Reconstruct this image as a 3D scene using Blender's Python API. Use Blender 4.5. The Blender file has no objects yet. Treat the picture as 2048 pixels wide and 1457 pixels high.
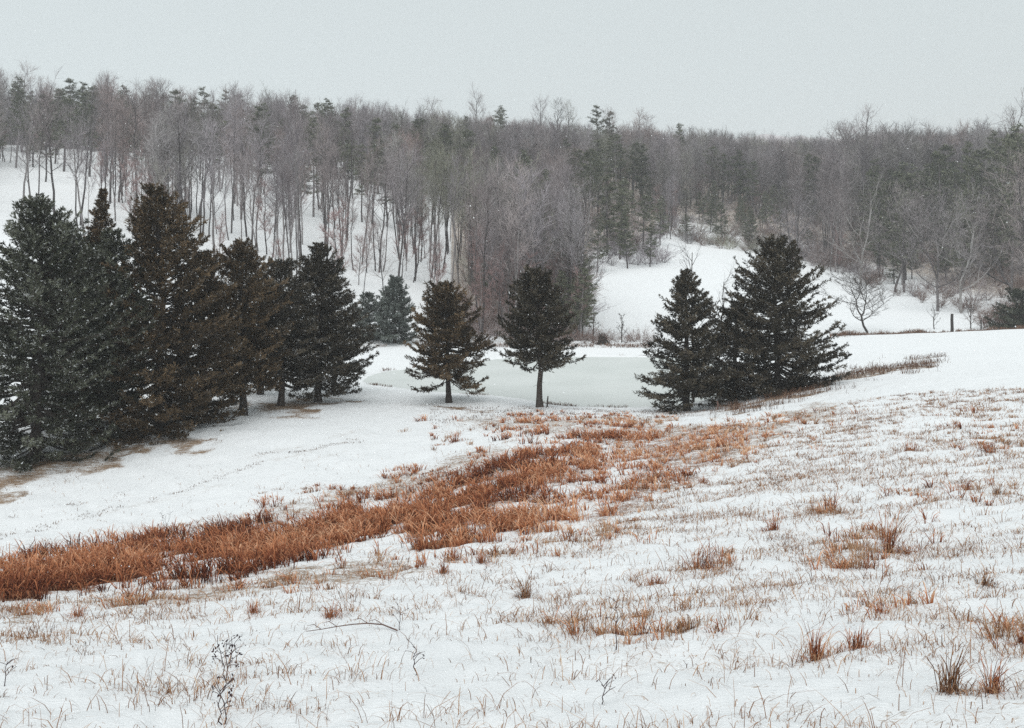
import bpy, math, random
import numpy as np
from mathutils import Vector

rng = np.random.default_rng(7)
random.seed(7)
scene = bpy.context.scene
COL = scene.collection
R = math.radians

# ------------------------------------------------------------------ camera, sky, sun, exposure
F = 2100.0            # focal length in pixels of the 2048 px wide photograph
CU, HV = 1024.0, 480.0   # image centre column, horizon row
cam_d = bpy.data.cameras.new('camera')
cam_d.sensor_width = 36.0
cam_d.lens = 36.0 * F / 2048.0
cam_d.shift_y = -(728.5 - HV) / 2048.0
cam_d.clip_start = 0.1
cam_d.clip_end = 20000
cam = bpy.data.objects.new('camera', cam_d)
cam.location = (0, 0, 0)
cam.rotation_euler = (R(90), 0, 0)
COL.objects.link(cam)
scene.camera = cam

SUN_EL, SUN_AZ = R(58), R(200)
world = bpy.data.worlds.new('World')
scene.world = world
world.use_nodes = True
nt = world.node_tree
bg = nt.nodes['Background']
sky = nt.nodes.new('ShaderNodeTexSky')
sky.sky_type = 'NISHITA'
sky.sun_disc = False
sky.sun_elevation = SUN_EL
sky.sun_rotation = SUN_AZ
mx = nt.nodes.new('ShaderNodeMix')
mx.data_type = 'RGBA'
mx.inputs['Factor'].default_value = 0.95
mx.inputs['B'].default_value = (5.5, 6.02, 6.08, 1)      # even grey overcast
nt.links.new(sky.outputs['Color'], mx.inputs['A'])
nt.links.new(mx.outputs['Result'], bg.inputs['Color'])
bg.inputs['Strength'].default_value = 0.10

sd = bpy.data.lights.new('sun', 'SUN')
sd.energy = 1.5
sd.angle = R(70)
sd.color = (1.0, 0.98, 0.96)
so = bpy.data.objects.new('sun', sd)
sdir = Vector((math.sin(SUN_AZ) * math.cos(SUN_EL), math.cos(SUN_AZ) * math.cos(SUN_EL), math.sin(SUN_EL)))
so.rotation_euler = sdir.to_track_quat('Z', 'Y').to_euler()
so.location = (0, -20, 60)
COL.objects.link(so)

scene.view_settings.view_transform = 'Standard'
scene.view_settings.look = 'None'
scene.view_settings.exposure = 0.30
scene.view_settings.gamma = 1.0
scene.view_settings.use_curve_mapping = False
scene.cycles.volume_bounces = 1
scene.cycles.max_bounces = 6
scene.cycles.diffuse_bounces = 3
scene.cycles.use_denoising = False
scene.cycles.use_adaptive_sampling = False

# ------------------------------------------------------------------ helpers
def tag(o, label=None, cat=None, group=None, kind=None):
    if label: o['label'] = label
    if cat: o['category'] = cat
    if group: o['group'] = group
    if kind: o['kind'] = kind
    return o

class MB:
    """collects triangles, then links them as one mesh object"""
    def __init__(s):
        s.v, s.f, s.t, s.m, s.n = [], [], [], [], 0
    def add(s, v, f, tint=0.5, mat=0):
        v = np.asarray(v, float).reshape(-1, 3); f = np.asarray(f, int).reshape(-1, 3)
        s.v.append(v); s.f.append(f + s.n); s.n += len(v)
        s.t.append(np.broadcast_to(np.asarray(tint, float), (len(v),)))
        s.m.append(np.full(len(f), mat, int))
    def merge(s, o, mat):
        for v, f, t in zip(o.v, o.f, o.t):
            pass
        if o.n:
            V = np.concatenate(o.v); Fc = np.concatenate(o.f); T = np.concatenate(o.t)
            s.add(V, Fc, T, mat)
    def mesh(s, name, mats, smooth=False, attrs=None):
        V = np.concatenate(s.v); Fc = np.concatenate(s.f); T = np.concatenate(s.t); M = np.concatenate(s.m)
        me = bpy.data.meshes.new(name)
        me.vertices.add(len(V)); me.vertices.foreach_set('co', V.astype(np.float32).ravel())
        me.loops.add(len(Fc) * 3); me.loops.foreach_set('vertex_index', Fc.astype(np.int32).ravel())
        me.polygons.add(len(Fc)); me.polygons.foreach_set('loop_start', np.arange(0, len(Fc) * 3, 3, dtype=np.int32))
        for m in (mats if isinstance(mats, (list, tuple)) else [mats]): me.materials.append(m)
        me.polygons.foreach_set('material_index', M.astype(np.int32))
        me.polygons.foreach_set('use_smooth', np.full(len(Fc), smooth))
        a = me.attributes.new('tint', 'FLOAT', 'POINT'); a.data.foreach_set('value', T.astype(np.float32))
        me.update(calc_edges=True)
        return me
    def build(s, name, mats, parent=None, smooth=False):
        return link(name, s.mesh(name, mats, smooth), parent)

def link(name, me, parent=None):
    o = bpy.data.objects.new(name, me); COL.objects.link(o)
    if parent: o.parent = parent
    return o

def empty(name, loc, rz=0, sc=1.0):
    o = bpy.data.objects.new(name, None); COL.objects.link(o)
    o.empty_display_size = 0.3
    o.location = loc; o.rotation_euler = (0, 0, rz)
    o.scale = (sc, sc, sc) if np.isscalar(sc) else sc
    return o

def unit(a):
    return a / np.maximum(np.linalg.norm(a, axis=-1, keepdims=True), 1e-9)

def tube(mb, pts, rad, sides=5, tint=0.5):
    pts = np.asarray(pts, float); n = len(pts)
    rad = np.broadcast_to(np.asarray(rad, float), (n,))
    d = unit(np.gradient(pts, axis=0))
    ref = np.array([0.31, 0.93, 0.12]) if abs(d[0][2]) > 0.5 else np.array([0.05, 0.03, 1.0])
    a = unit(np.cross(d, ref)); b = np.cross(d, a)
    th = np.arange(sides) * 2 * math.pi / sides
    ring = pts[:, None, :] + rad[:, None, None] * (np.cos(th)[None, :, None] * a[:, None, :] + np.sin(th)[None, :, None] * b[:, None, :])
    V = ring.reshape(-1, 3)
    f = []
    for i in range(n - 1):
        for k in range(sides):
            p, q = i * sides + k, i * sides + (k + 1) % sides
            f += [(p, q, q + sides), (p, q + sides, p + sides)]
    e = (n - 1) * sides
    f += [(e, e + k, e + k + 1) for k in range(1, sides - 1)]
    mb.add(V, f, tint)

def sprigs(mb, p, d, L, W, tint, r=rng):
    """one small pointed sprig (a single triangle) per row of p"""
    n = len(p)
    side = unit(np.cross(d, r.normal(size=(n, 3)))) * (W * .5)[:, None]
    q = p + d * (L * .25)[:, None]
    V = np.stack([q - side, q + side, p + d * L[:, None]], 1).reshape(-1, 3)
    mb.add(V, np.arange(3 * n).reshape(n, 3), np.repeat(tint, 3))

def leaves(mb, p, d, L, W, tint, r=rng):
    """one pointed, slightly folded leaf or spray (two triangles) per row of p"""
    n = len(p)
    side = unit(np.cross(d, r.normal(size=(n, 3))))
    L = np.broadcast_to(np.asarray(L, float), (n,))[:, None]; W = np.broadcast_to(np.asarray(W, float), (n,))[:, None]
    mid = p + d * L * 0.5
    up = np.cross(side, d)
    V = np.stack([p, mid + side * W * .5 + up * W * .12, p + d * L, mid - side * W * .5 + up * W * .12], 1).reshape(-1, 3)
    i = np.arange(n)[:, None] * 4
    f = np.concatenate([i + [0, 1, 2], i + [0, 2, 3]], 0)
    mb.add(V, f, np.repeat(np.broadcast_to(np.asarray(tint, float), (n,)), 4))

def twigs(mb, p, q, w0, w1, tint, r=rng):
    """tapered flat twig from p to q, two triangles each"""
    n = len(p)
    side = unit(np.cross(q - p, r.normal(size=(n, 3))))
    w0 = np.broadcast_to(np.asarray(w0, float), (n,))[:, None] * .5; w1 = np.broadcast_to(np.asarray(w1, float), (n,))[:, None] * .5
    V = np.stack([p - side * w0, p + side * w0, q + side * w1, q - side * w1], 1).reshape(-1, 3)
    i = np.arange(n)[:, None] * 4
    f = np.concatenate([i + [0, 1, 2], i + [0, 2, 3]], 0)
    mb.add(V, f, np.repeat(np.broadcast_to(np.asarray(tint, float), (n,)), 4))

def blades(mb, p, h, w, lean, tint, r=rng, droop=0.5, grade=.18):
    """arching grass blades, five triangles each; lean = horizontal offset of the tip (n,2); tips paler than the base by grade"""
    n = len(p)
    a = r.uniform(0, math.pi, n)
    side = np.stack([np.cos(a), np.sin(a), np.zeros(n)], 1)
    h = np.broadcast_to(np.asarray(h, float), (n,))[:, None]; w = np.broadcast_to(np.asarray(w, float), (n,))[:, None]
    l3 = np.concatenate([lean, np.zeros((n, 1))], 1)
    up = np.array([0, 0, 1.0]); dr = np.broadcast_to(np.asarray(droop, float), (n,))[:, None]
    def pt(t): return p + up * h * (t * (1 - .55 * dr * t ** 3)) + l3 * t ** 1.7
    m1, m2, tp = pt(.45), pt(.78), pt(1.0)
    V = np.stack([p - side * w * .5, p + side * w * .5, m1 + side * w * .48, m1 - side * w * .48, m2 + side * w * .36, m2 - side * w * .36, tp], 1).reshape(-1, 3)
    i = np.arange(n)[:, None] * 7
    f = np.concatenate([i + [0, 1, 2], i + [0, 2, 3], i + [3, 2, 4], i + [3, 4, 5], i + [5, 4, 6]], 0)
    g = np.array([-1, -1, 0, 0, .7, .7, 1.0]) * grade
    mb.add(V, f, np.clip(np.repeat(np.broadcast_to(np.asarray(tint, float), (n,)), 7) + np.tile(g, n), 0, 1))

_perm = np.random.default_rng(3).permutation(4096)
def vnoise(x, y, seed=0):
    x = np.asarray(x, float); y = np.asarray(y, float)
    xi = np.floor(x).astype(int); yi = np.floor(y).astype(int)
    fx = x - xi; fy = y - yi
    fx = fx * fx * (3 - 2 * fx); fy = fy * fy * (3 - 2 * fy)
    def hsh(a, b): return _perm[(_perm[(a + seed * 131) & 4095] + b) & 4095] / 4095.0
    return (hsh(xi, yi) * (1 - fx) + hsh(xi + 1, yi) * fx) * (1 - fy) + (hsh(xi, yi + 1) * (1 - fx) + hsh(xi + 1, yi + 1) * fx) * fy
def fbm(x, y, seed=0, o=3):
    t = 0; a = .5; s = 0
    for k in range(o):
        t = t + a * vnoise(x * 2 ** k + 17.3 * k, y * 2 ** k - 9.1 * k, seed + k); s += a; a *= .5
    return t / s
def sstep(a, b, x):
    t = np.clip((x - a) / (b - a), 0, 1); return t * t * (3 - 2 * t)

def inpoly(px, py, poly):
    poly = np.asarray(poly, float); c = np.zeros(np.shape(px), bool)
    x0, y0 = poly[-1]
    for x1, y1 in poly:
        k = (y1 > py) != (y0 > py)
        with np.errstate(divide='ignore', invalid='ignore'):
            c ^= k & (px < (x0 - x1) * (py - y1) / (y0 - y1 if y0 != y1 else 1e-9) + x1)
        x0, y0 = x1, y1
    return c
def polydist(px, py, poly):
    poly = np.asarray(poly, float); d = np.full(np.shape(px), 1e9)
    for (x0, y0), (x1, y1) in zip(np.roll(poly, 1, 0), poly):
        dx, dy = x1 - x0, y1 - y0
        t = np.clip(((px - x0) * dx + (py - y0) * dy) / max(dx * dx + dy * dy, 1e-9), 0, 1)
        d = np.minimum(d, np.hypot(px - x0 - t * dx, py - y0 - t * dy))
    return np.where(inpoly(px, py, poly), -d, d)

# ------------------------------------------------------------------ materials
def newmat(name):
    m = bpy.data.materials.new(name); m.use_nodes = True
    b = m.node_tree.nodes['Principled BSDF']
    b.inputs['Specular IOR Level'].default_value = 0.2
    b.inputs['Roughness'].default_value = 0.85
    return m, m.node_tree, b

def tint_mat(name, stops, rough=0.85, jitter=0.0, noise=0.0, nscale=3.0):
    """colour from the mesh's own tint attribute (0..1) through a ramp; jitter varies whole objects"""
    m, t, b = newmat(name)
    at = t.nodes.new('ShaderNodeAttribute'); at.attribute_name = 'tint'
    fac = at.outputs['Fac']
    if jitter:
        oi = t.nodes.new('ShaderNodeObjectInfo')
        ma = t.nodes.new('ShaderNodeMath'); ma.operation = 'MULTIPLY_ADD'
        ma.inputs[1].default_value = jitter; 
        t.links.new(oi.outputs['Random'], ma.inputs[0]); t.links.new(fac, ma.inputs[2])
        mb_ = t.nodes.new('ShaderNodeMath'); mb_.operation = 'SUBTRACT'; mb_.inputs[1].default_value = jitter * .5
        t.links.new(ma.outputs[0], mb_.inputs[0]); fac = mb_.outputs[0]
    if noise:
        tc = t.nodes.new('ShaderNodeTexCoord'); nz = t.nodes.new('ShaderNodeTexNoise'); nz.inputs['Scale'].default_value = nscale
        t.links.new(tc.outputs['Object'], nz.inputs['Vector'])
        ma = t.nodes.new('ShaderNodeMath'); ma.operation = 'MULTIPLY_ADD'; ma.inputs[1].default_value = noise
        t.links.new(nz.outputs['Fac'], ma.inputs[0]); t.links.new(fac, ma.inputs[2])
        mb_ = t.nodes.new('ShaderNodeMath'); mb_.operation = 'SUBTRACT'; mb_.inputs[1].default_value = noise * .5
        t.links.new(ma.outputs[0], mb_.inputs[0]); fac = mb_.outputs[0]
    rp = t.nodes.new('ShaderNodeValToRGB')
    el = rp.color_ramp.elements
    el[0].position, el[0].color = stops[0][0], (*stops[0][1], 1)
    el[1].position, el[1].color = stops[-1][0], (*stops[-1][1], 1)
    for pos, c in stops[1:-1]:
        e = el.new(pos); e.color = (*c, 1)
    t.links.new(fac, rp.inputs['Fac']); t.links.new(rp.outputs['Color'], b.inputs['Base Color'])
    b.inputs['Roughness'].default_value = rough
    return m

SNOW = (0.90, 0.915, 0.925)
M = {}
M['cedar_green'] = tint_mat('cedar_foliage_green', [(0, (.016, .019, .012)), (.5, (.052, .056, .036)), (.86, (.20, .21, .16)), (.93, (.38, .39, .37)), (1, (.72, .75, .77))])
M['cedar_brown'] = tint_mat('cedar_foliage_brown', [(0, (.022, .016, .009)), (.5, (.088, .060, .032)), (.86, (.21, .145, .085)), (.93, (.16, .13, .10)), (1, (.72, .75, .77))])
M['cedar_dark'] = tint_mat('cedar_foliage_dark', [(0, (.015, .013, .009)), (.5, (.056, .047, .032)), (.86, (.15, .125, .09)), (.93, (.28, .27, .26)), (1, (.72, .75, .77))])
M['cedar_blue'] = tint_mat('cedar_foliage_blue', [(0, (.05, .058, .054)), (.5, (.12, .135, .12)), (.86, (.20, .22, .20)), (1, (.7, .74, .76))])
M['pine'] = tint_mat('pine_needles', [(0, (.05, .056, .034)), (.5, (.14, .148, .10)), (.86, (.25, .25, .18)), (1, (.6, .62, .63))], jitter=.35)
M['bark'] = tint_mat('dark_bark', [(0, (.03, .025, .022)), (1, (.085, .07, .062))], noise=.8, nscale=6)
M['grey_bark'] = tint_mat('grey_bark', [(0, (.04, .034, .034)), (.6, (.11, .096, .096)), (1, (.34, .315, .31))], jitter=.8, noise=.4, nscale=2)
M['twig'] = tint_mat('grey_twigs', [(0, (.095, .078, .080)), (.5, (.265, .243, .24)), (1, (.52, .49, .48))], jitter=.6)
def species(m, spots):
    """shift a wood's twig colour by where each tree stands: stands of different species"""
    t = m.node_tree; b = t.nodes['Principled BSDF']; src = b.inputs['Base Color'].links[0].from_socket
    oi = t.nodes.new('ShaderNodeObjectInfo'); nz = t.nodes.new('ShaderNodeTexNoise'); nz.inputs['Scale'].default_value = .035; nz.inputs['Detail'].default_value = 3
    t.links.new(oi.outputs['Location'], nz.inputs['Vector'])
    rp = t.nodes.new('ShaderNodeValToRGB'); el = rp.color_ramp.elements
    el[0].position, el[0].color = spots[0][0], (*spots[0][1], 1); el[1].position, el[1].color = spots[-1][0], (*spots[-1][1], 1)
    for p_, c_ in spots[1:-1]: e_ = el.new(p_); e_.color = (*c_, 1)
    t.links.new(nz.outputs['Fac'], rp.inputs['Fac'])
    mu = t.nodes.new('ShaderNodeMix'); mu.data_type = 'RGBA'; mu.blend_type = 'MULTIPLY'; mu.inputs['Factor'].default_value = 1
    t.links.new(src, mu.inputs['A']); t.links.new(rp.outputs['Color'], mu.inputs['B']); t.links.new(mu.outputs['Result'], b.inputs['Base Color'])
species(M['twig'], [(.34, (.86, .92, .74)), (.45, (.92, .90, .98)), (.55, (1, .93, .93)), (.66, (1, .80, .77))])
M['red_twig'] = tint_mat('rusty_twigs', [(0, (.15, .095, .09)), (.5, (.32, .215, .205)), (1, (.46, .33, .32))], jitter=.4)
M['pale_bark'] = tint_mat('pale_bark', [(0, (.10, .09, .085)), (.5, (.24, .22, .21)), (1, (.5, .49, .48))], noise=.6, nscale=3)
M['dark_twig'] = tint_mat('dark_twigs', [(0, (.03, .024, .022)), (1, (.10, .08, .075))])
M['russet'] = tint_mat('russet_grass', [(0, (.05, .013, .007)), (.25, (.20, .058, .026)), (.55, (.50, .198, .09)), (1, (.78, .52, .34))])
M['straw'] = tint_mat('straw_grass', [(0, (.07, .034, .019)), (.4, (.23, .115, .062)), (.75, (.45, .265, .15)), (1, (.60, .44, .30))])
M['bankgrass'] = tint_mat('bank_grass', [(0, (.05, .028, .02)), (.45, (.14, .075, .05)), (1, (.36, .23, .15))])
M['brush'] = tint_mat('brush_stems', [(0, (.07, .045, .038)), (.5, (.17, .11, .095)), (1, (.30, .22, .19))])
M['weed'] = tint_mat('weed_stem', [(0, (.035, .018, .022)), (1, (.10, .06, .06))])
M['wood'] = tint_mat('weathered_wood', [(0, (.03, .027, .025)), (1, (.09, .082, .078))], noise=.8, nscale=9)
M['flake'] = tint_mat('snow_flake', [(0, SNOW), (1, SNOW)])

# ground: snow with thatch showing where the mesh's own cover attribute is high
gm, t, b = newmat('snow_ground')
N = t.nodes.new; Lk = t.links.new
geo = N('ShaderNodeNewGeometry')
cov = N('ShaderNodeAttribute'); cov.attribute_name = 'cover'
rus = N('ShaderNodeAttribute'); rus.attribute_name = 'russet'
mp = N('ShaderNodeMapping'); mp.inputs['Scale'].default_value = (.75, 2.0, 1.0); mp.inputs['Rotation'].default_value = (0, 0, R(-12))
Lk(geo.outputs['Position'], mp.inputs['Vector'])
n1 = N('ShaderNodeTexNoise'); n1.inputs['Scale'].default_value = 3.2; n1.inputs['Detail'].default_value = 7; n1.inputs['Roughness'].default_value = .72
Lk(mp.outputs[0], n1.inputs['Vector'])
n2 = N('ShaderNodeTexNoise'); n2.inputs['Scale'].default_value = 22; n2.inputs['Detail'].default_value = 4; n2.inputs['Roughness'].default_value = .7
Lk(mp.outputs[0], n2.inputs['Vector'])
av = N('ShaderNodeMath'); av.operation = 'ADD'; Lk(n1.outputs['Fac'], av.inputs[0]); Lk(n2.outputs['Fac'], av.inputs[1])
sc_ = N('ShaderNodeMath'); sc_.operation = 'MULTIPLY_ADD'; sc_.inputs[1].default_value = 0.5
Lk(av.outputs[0], sc_.inputs[0])
cm = N('ShaderNodeMath'); cm.operation = 'MULTIPLY_ADD'; cm.inputs[1].default_value = 0.62; cm.inputs[2].default_value = -.62
Lk(cov.outputs['Fac'], cm.inputs[0]); Lk(cm.outputs[0], sc_.inputs[2])
mr = N('ShaderNodeMapRange'); mr.inputs['From Min'].default_value = 0.06; mr.inputs['From Max'].default_value = .17
Lk(sc_.outputs[0], mr.inputs['Value'])
rp = N('ShaderNodeValToRGB'); e = rp.color_ramp.elements
e[0].position, e[0].color = .3, (.13, .075, .045, 1); e[1].position, e[1].color = .7, (.46, .33, .22, 1)
Lk(n2.outputs['Fac'], rp.inputs['Fac'])
rp2 = N('ShaderNodeValToRGB'); e = rp2.color_ramp.elements
e[0].position, e[0].color = .3, (.11, .040, .018, 1); e[1].position, e[1].color = .7, (.36, .17, .085, 1)
Lk(n2.outputs['Fac'], rp2.inputs['Fac'])
th = N('ShaderNodeMix'); th.data_type = 'RGBA'
Lk(rus.outputs['Fac'], th.inputs['Factor']); Lk(rp.outputs['Color'], th.inputs['A']); Lk(rp2.outputs['Color'], th.inputs['B'])
fin = N('ShaderNodeMix'); fin.data_type = 'RGBA'; fin.inputs['A'].default_value = (*SNOW, 1)
Lk(mr.outputs[0], fin.inputs['Factor']); Lk(th.outputs['Result'], fin.inputs['B'])
Lk(fin.outputs['Result'], b.inputs['Base Color'])
bp = N('ShaderNodeBump'); bp.inputs['Strength'].default_value = .55; bp.inputs['Distance'].default_value = .10
Lk(av.outputs[0], bp.inputs['Height']); Lk(bp.outputs[0], b.inputs['Normal'])
M['ground'] = gm

im, t, b = newmat('pond_ice')
geo = t.nodes.new('ShaderNodeNewGeometry'); nz = t.nodes.new('ShaderNodeTexNoise'); nz.inputs['Scale'].default_value = .22; nz.inputs['Detail'].default_value = 5
t.links.new(geo.outputs['Position'], nz.inputs['Vector'])
rp = t.nodes.new('ShaderNodeValToRGB'); e = rp.color_ramp.elements
e[0].position, e[0].color = .3, (.60, .63, .612, 1); e[1].position, e[1].color = .75, (.68, .705, .69, 1)
t.links.new(nz.outputs['Fac'], rp.inputs['Fac']); t.links.new(rp.outputs['Color'], b.inputs['Base Color'])
b.inputs['Roughness'].default_value = .55
M['ice'] = im

# ------------------------------------------------------------------ terrain
cols = {
 0: [(1457,7.5),(1300,11.5),(1210,17),(1160,24),(1110,33),(1080,36.5),(1000,41),(940,46),(850,56),(690,82),(480,130),(400,160),(285,270)],
 300: [(1457,7.3),(1300,11.2),(1200,16.5),(1150,22),(1090,32),(1060,36),(1000,41),(940,46),(870,53),(790,65),(700,88),(520,130),(420,165),(305,280)],
 600: [(1457,7.2),(1300,10.9),(1200,15.5),(1130,21),(1070,30),(1010,36),(950,42),(880,49.5),(800,63),(745,82),(700,98),(600,122),(500,152),(420,187),(312,290)],
 800: [(1457,7.1),(1300,10.7),(1200,15),(1120,20.5),(1040,31),(960,41),(900,48),(860,54),(808,64),(784,70.5),(737,84.5),(712,88),(695,97),(640,115),(560,140),(500,165),(440,200),(325,300)],
 1000: [(1457,7),(1300,10.5),(1200,14.5),(1120,19),(1040,26),(960,34),(900,42),(860,50),(830,58),(817,62),(793,68.8),(718,90.5),(700,94),(692,98),(682,112),(600,150),(520,185),(450,220),(335,310)],
 1200: [(1457,7),(1300,10.3),(1200,14),(1100,19.5),(1000,27.5),(920,37),(870,46),(840,54),(825,60.5),(816,64),(714,92),(695,96),(690,100),(682,116),(640,135),(560,165),(540,175),(480,205),(420,240),(340,320)],
 1400: [(1457,6.9),(1300,10),(1200,13.5),(1100,18.5),(1000,26),(920,35),(870,44),(840,53),(826,60),(812,65),(714,92),(690,100),(672,118),(600,150),(520,190),(490,215),(430,260),(352,330)],
 1600: [(1457,6.8),(1300,9.7),(1200,13),(1100,17.5),(1000,24),(900,33.5),(840,44),(790,57),(768,64),(750,72),(715,88),(684,110),(670,125),(600,160),(530,195),(480,230),(430,270),(368,340)],
 1800: [(1457,6.7),(1300,9.4),(1200,12.5),(1100,17),(1000,23),(900,31.5),(830,41),(770,54),(732,66),(727,73),(700,88),(680,104),(666,117),(672,126),(648,140),(600,165),(560,190),(500,230),(440,270),(374,350)],
 2048: [(1457,6.5),(1300,9),(1200,12),(1100,16),(1000,21.5),(900,29),(830,38),(770,50),(720,66),(690,82),(665,100),(656,110),(660,120),(640,140),(600,160),(550,190),(480,230),(420,270),(368,350)],
}
lY = np.linspace(math.log(.3), math.log(6000), 900)
cu = sorted(cols)
Zc = []
for u in cu:
    k = [(.3, -1.75), (1.0, -1.9), (3.0, -2.33)] + [(Y, (HV - v) / F * Y) for v, Y in cols[u]]
    Yr, zr = k[-1]
    k += [(Yr * 1.12, zr + .6), (Yr * 1.45, zr - 6), (Yr * 2.0, zr - 26), (1000, -20), (6000, -20)]
    Zc.append(np.interp(lY, np.log([a for a, _ in k]), [z for _, z in k]))
Zc = np.array(Zc)
def gsm(a, s, axis):
    n = int(3 * s) + 1; k = np.exp(-.5 * (np.arange(-n, n + 1) / s) ** 2); k /= k.sum()
    p = [(0, 0)] * a.ndim; p[axis] = (n, n)
    return np.apply_along_axis(lambda x: np.convolve(x, k, 'valid'), axis, np.pad(a, p, mode='edge'))
Zc = gsm(Zc, 3.0, 1)
uf = np.linspace(-500, 2548, 306)
Zf = np.array([np.interp(uf, cu, Zc[:, j]) for j in range(len(lY))])      # (lY, uf)
Zf = gsm(Zf, 7.0, 1)

ZP = -10.26
def ray(u, v, z=None, Y=None):
    if Y is None: Y = z * F / (HV - v)
    return np.array([(u - CU) / F * Y, Y])
pond_px = [(722,766),(760,772),(820,780),(880,786),(975,790),(1030,797),(1080,806),(1110,813),(1180,817),(1290,818),(1400,812),(1470,795),(1500,762),(1470,735),(1400,718),(1290,714),(1160,714),(1020,716),(960,722),(900,728),(840,737),(770,743),(735,753)]
pond = np.array([ray(u, v, ZP) for u, v in pond_px])
# round the corners of the shoreline
def chaikin(p, n=2):
    for _ in range(n):
        q = np.roll(p, -1, 0); p = np.stack([p * .75 + q * .25, p * .25 + q * .75], 1).reshape(-1, 2)
    return p
pond = chaikin(pond)

# the swale of russet grass and other grassy ground, as outlines on the ground
swale_px = [(-200,1165),(0,1140),(60,1122),(200,1098),(330,1076),(480,1064),(600,1042),(700,1018),(800,1000),(930,966),(1000,930),(1100,885),(1200,856),(1290,858),(1330,880),(1420,862),(1500,868),(1440,905),(1400,950),(1300,990),(1230,1040),(1150,1058),(1000,1092),(880,1110),(780,1098),(650,1112),(520,1152),(400,1165),(250,1185),(100,1205),(-200,1240)]
band_px = [(1440,822),(1500,802),(1600,775),(1700,748),(1790,730),(1880,718),(1885,724),(1800,740),(1720,758),(1640,778),(1560,800),(1480,826)]
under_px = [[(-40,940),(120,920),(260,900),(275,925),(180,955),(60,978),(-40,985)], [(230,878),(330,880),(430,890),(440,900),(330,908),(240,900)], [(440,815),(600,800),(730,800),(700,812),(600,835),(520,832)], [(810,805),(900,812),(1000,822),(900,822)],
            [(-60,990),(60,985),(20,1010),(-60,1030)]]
tan_px = [[(330,1075),(600,1000),(880,930),(1000,890),(1050,900),(930,965),(700,1015),(480,1062)], [(870,850),(1000,835),(1300,838),(1450,850),(1540,845),(1640,800),(1700,812),(1560,880),(1480,910),(1400,960),(1300,1000),(1200,1060),(1150,1055),(1300,930),(1200,860),(1000,870)],
          [(0,1205),(250,1190),(520,1155),(700,1120),(900,1120),(700,1165),(400,1200),(100,1235),(0,1250)]]

def project(x, y, z):
    return CU + F * x / y, HV - F * z / y

def base_height(x, y):
    """smooth height of the land at x, y"""
    x = np.asarray(x, float); y = np.asarray(y, float)
    r = np.hypot(x, y); az = np.arctan2(x, y); azc = np.clip(az, R(-36), R(36))
    u = CU + F * np.tan(azc); Y = np.maximum(r * np.cos(azc), .31)
    fi = np.clip((u - uf[0]) / (uf[1] - uf[0]), 0, len(uf) - 1.001); fj = np.clip((np.log(Y) - lY[0]) / (lY[1] - lY[0]), 0, len(lY) - 1.001)
    i = fi.astype(int); j = fj.astype(int); a = fi - i; c = fj - j
    z = (Zf[j, i] * (1 - a) + Zf[j, i + 1] * a) * (1 - c) + (Zf[j + 1, i] * (1 - a) + Zf[j + 1, i + 1] * a) * c
    back = -1.75 + .10 * np.minimum(r, 80)
    w = sstep(R(60), R(115), np.abs(az))
    z = z * (1 - w) + back * w
    return z

def shore(x, y, z):
    s = polydist(x, y, pond)
    ins = ZP - np.minimum(.6, .02 + .22 * -s)
    out = np.maximum(z, ZP + .02 + np.minimum(.10 * s, .45))
    w = sstep(7, 2, s)
    return np.where(s < 0, ins, out * w + z * (1 - w)), s

def cover_fields(x, y, z0):
    """how much dead grass shows through the snow (0..1) and how russet it is"""
    yy = np.maximum(y, .5)
    u, v = project(x, yy, z0)
    u = u + 70 * (fbm(x * .5, y * .5, 5, 4) - .5) * 2; v = v + 34 * (fbm(x * .55 + 40, y * .55, 6, 4) - .5) * 2 * np.interp(y, [10, 30, 60], [1.3, 1.0, .6])
    ok = y > 1.0
    s = polydist(u, v * 2.0, [(a, b_ * 2.0) for a, b_ in swale_px])
    sw = sstep(40, -50, s) * ok * (.55 + .45 * sstep(1250, 800, u))
    rus = sstep(14, -8, s) * ok
    tn = np.zeros_like(x)
    for p in tan_px: tn = np.maximum(tn, sstep(40, -30, polydist(u, v * 2.0, [(a, b_ * 2.0) for a, b_ in p])))
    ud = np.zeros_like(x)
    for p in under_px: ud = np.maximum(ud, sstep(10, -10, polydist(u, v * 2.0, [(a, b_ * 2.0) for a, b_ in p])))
    bd = sstep(14, -8, polydist(u, v * 2.0, [(a, b_ * 2.0) for a, b_ in band_px]))
    slope = np.where((y < 66) & ok, 1, 0) * sstep(.45, .75, fbm(x * .22 - .1 * y, y * .5 + .2 * x, 9)) * sstep(1000, 1500, u + (v - 900) * .9)
    return sw, rus, tn * ok, ud * ok, bd * ok, slope

def relief(x, y):
    """small lumps and old mowing rows under the snow"""
    d = np.hypot(x, y)
    q = y - .22 * x + 1.4 * fbm(x * .18, y * .18, 21)
    k = sstep(95, 40, d)
    rows = np.sin(q * 2 * math.pi / 1.15 + 2.5 * fbm(x * .5, y * .5, 23)) * .034 * (.4 + fbm(x * .3, y * .3, 24))
    return k * (rows + (fbm(x * 1.3, y * 1.3, 25) - .5) * .22 + (fbm(x * 5.0, y * 5.0, 26, 2) - .5) * .05) + (fbm(x * .09, y * .09, 27) - .5) * .5 * sstep(8, 60, d)

def height(x, y):
    z = base_height(x, y)
    z2, s = shore(x, y, z + relief(x, y) * sstep(0, 3, np.abs(polydist(x, y, pond))))
    return z2
def gz(x, y): return float(height(np.array([x]), np.array([y]))[0])

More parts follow.
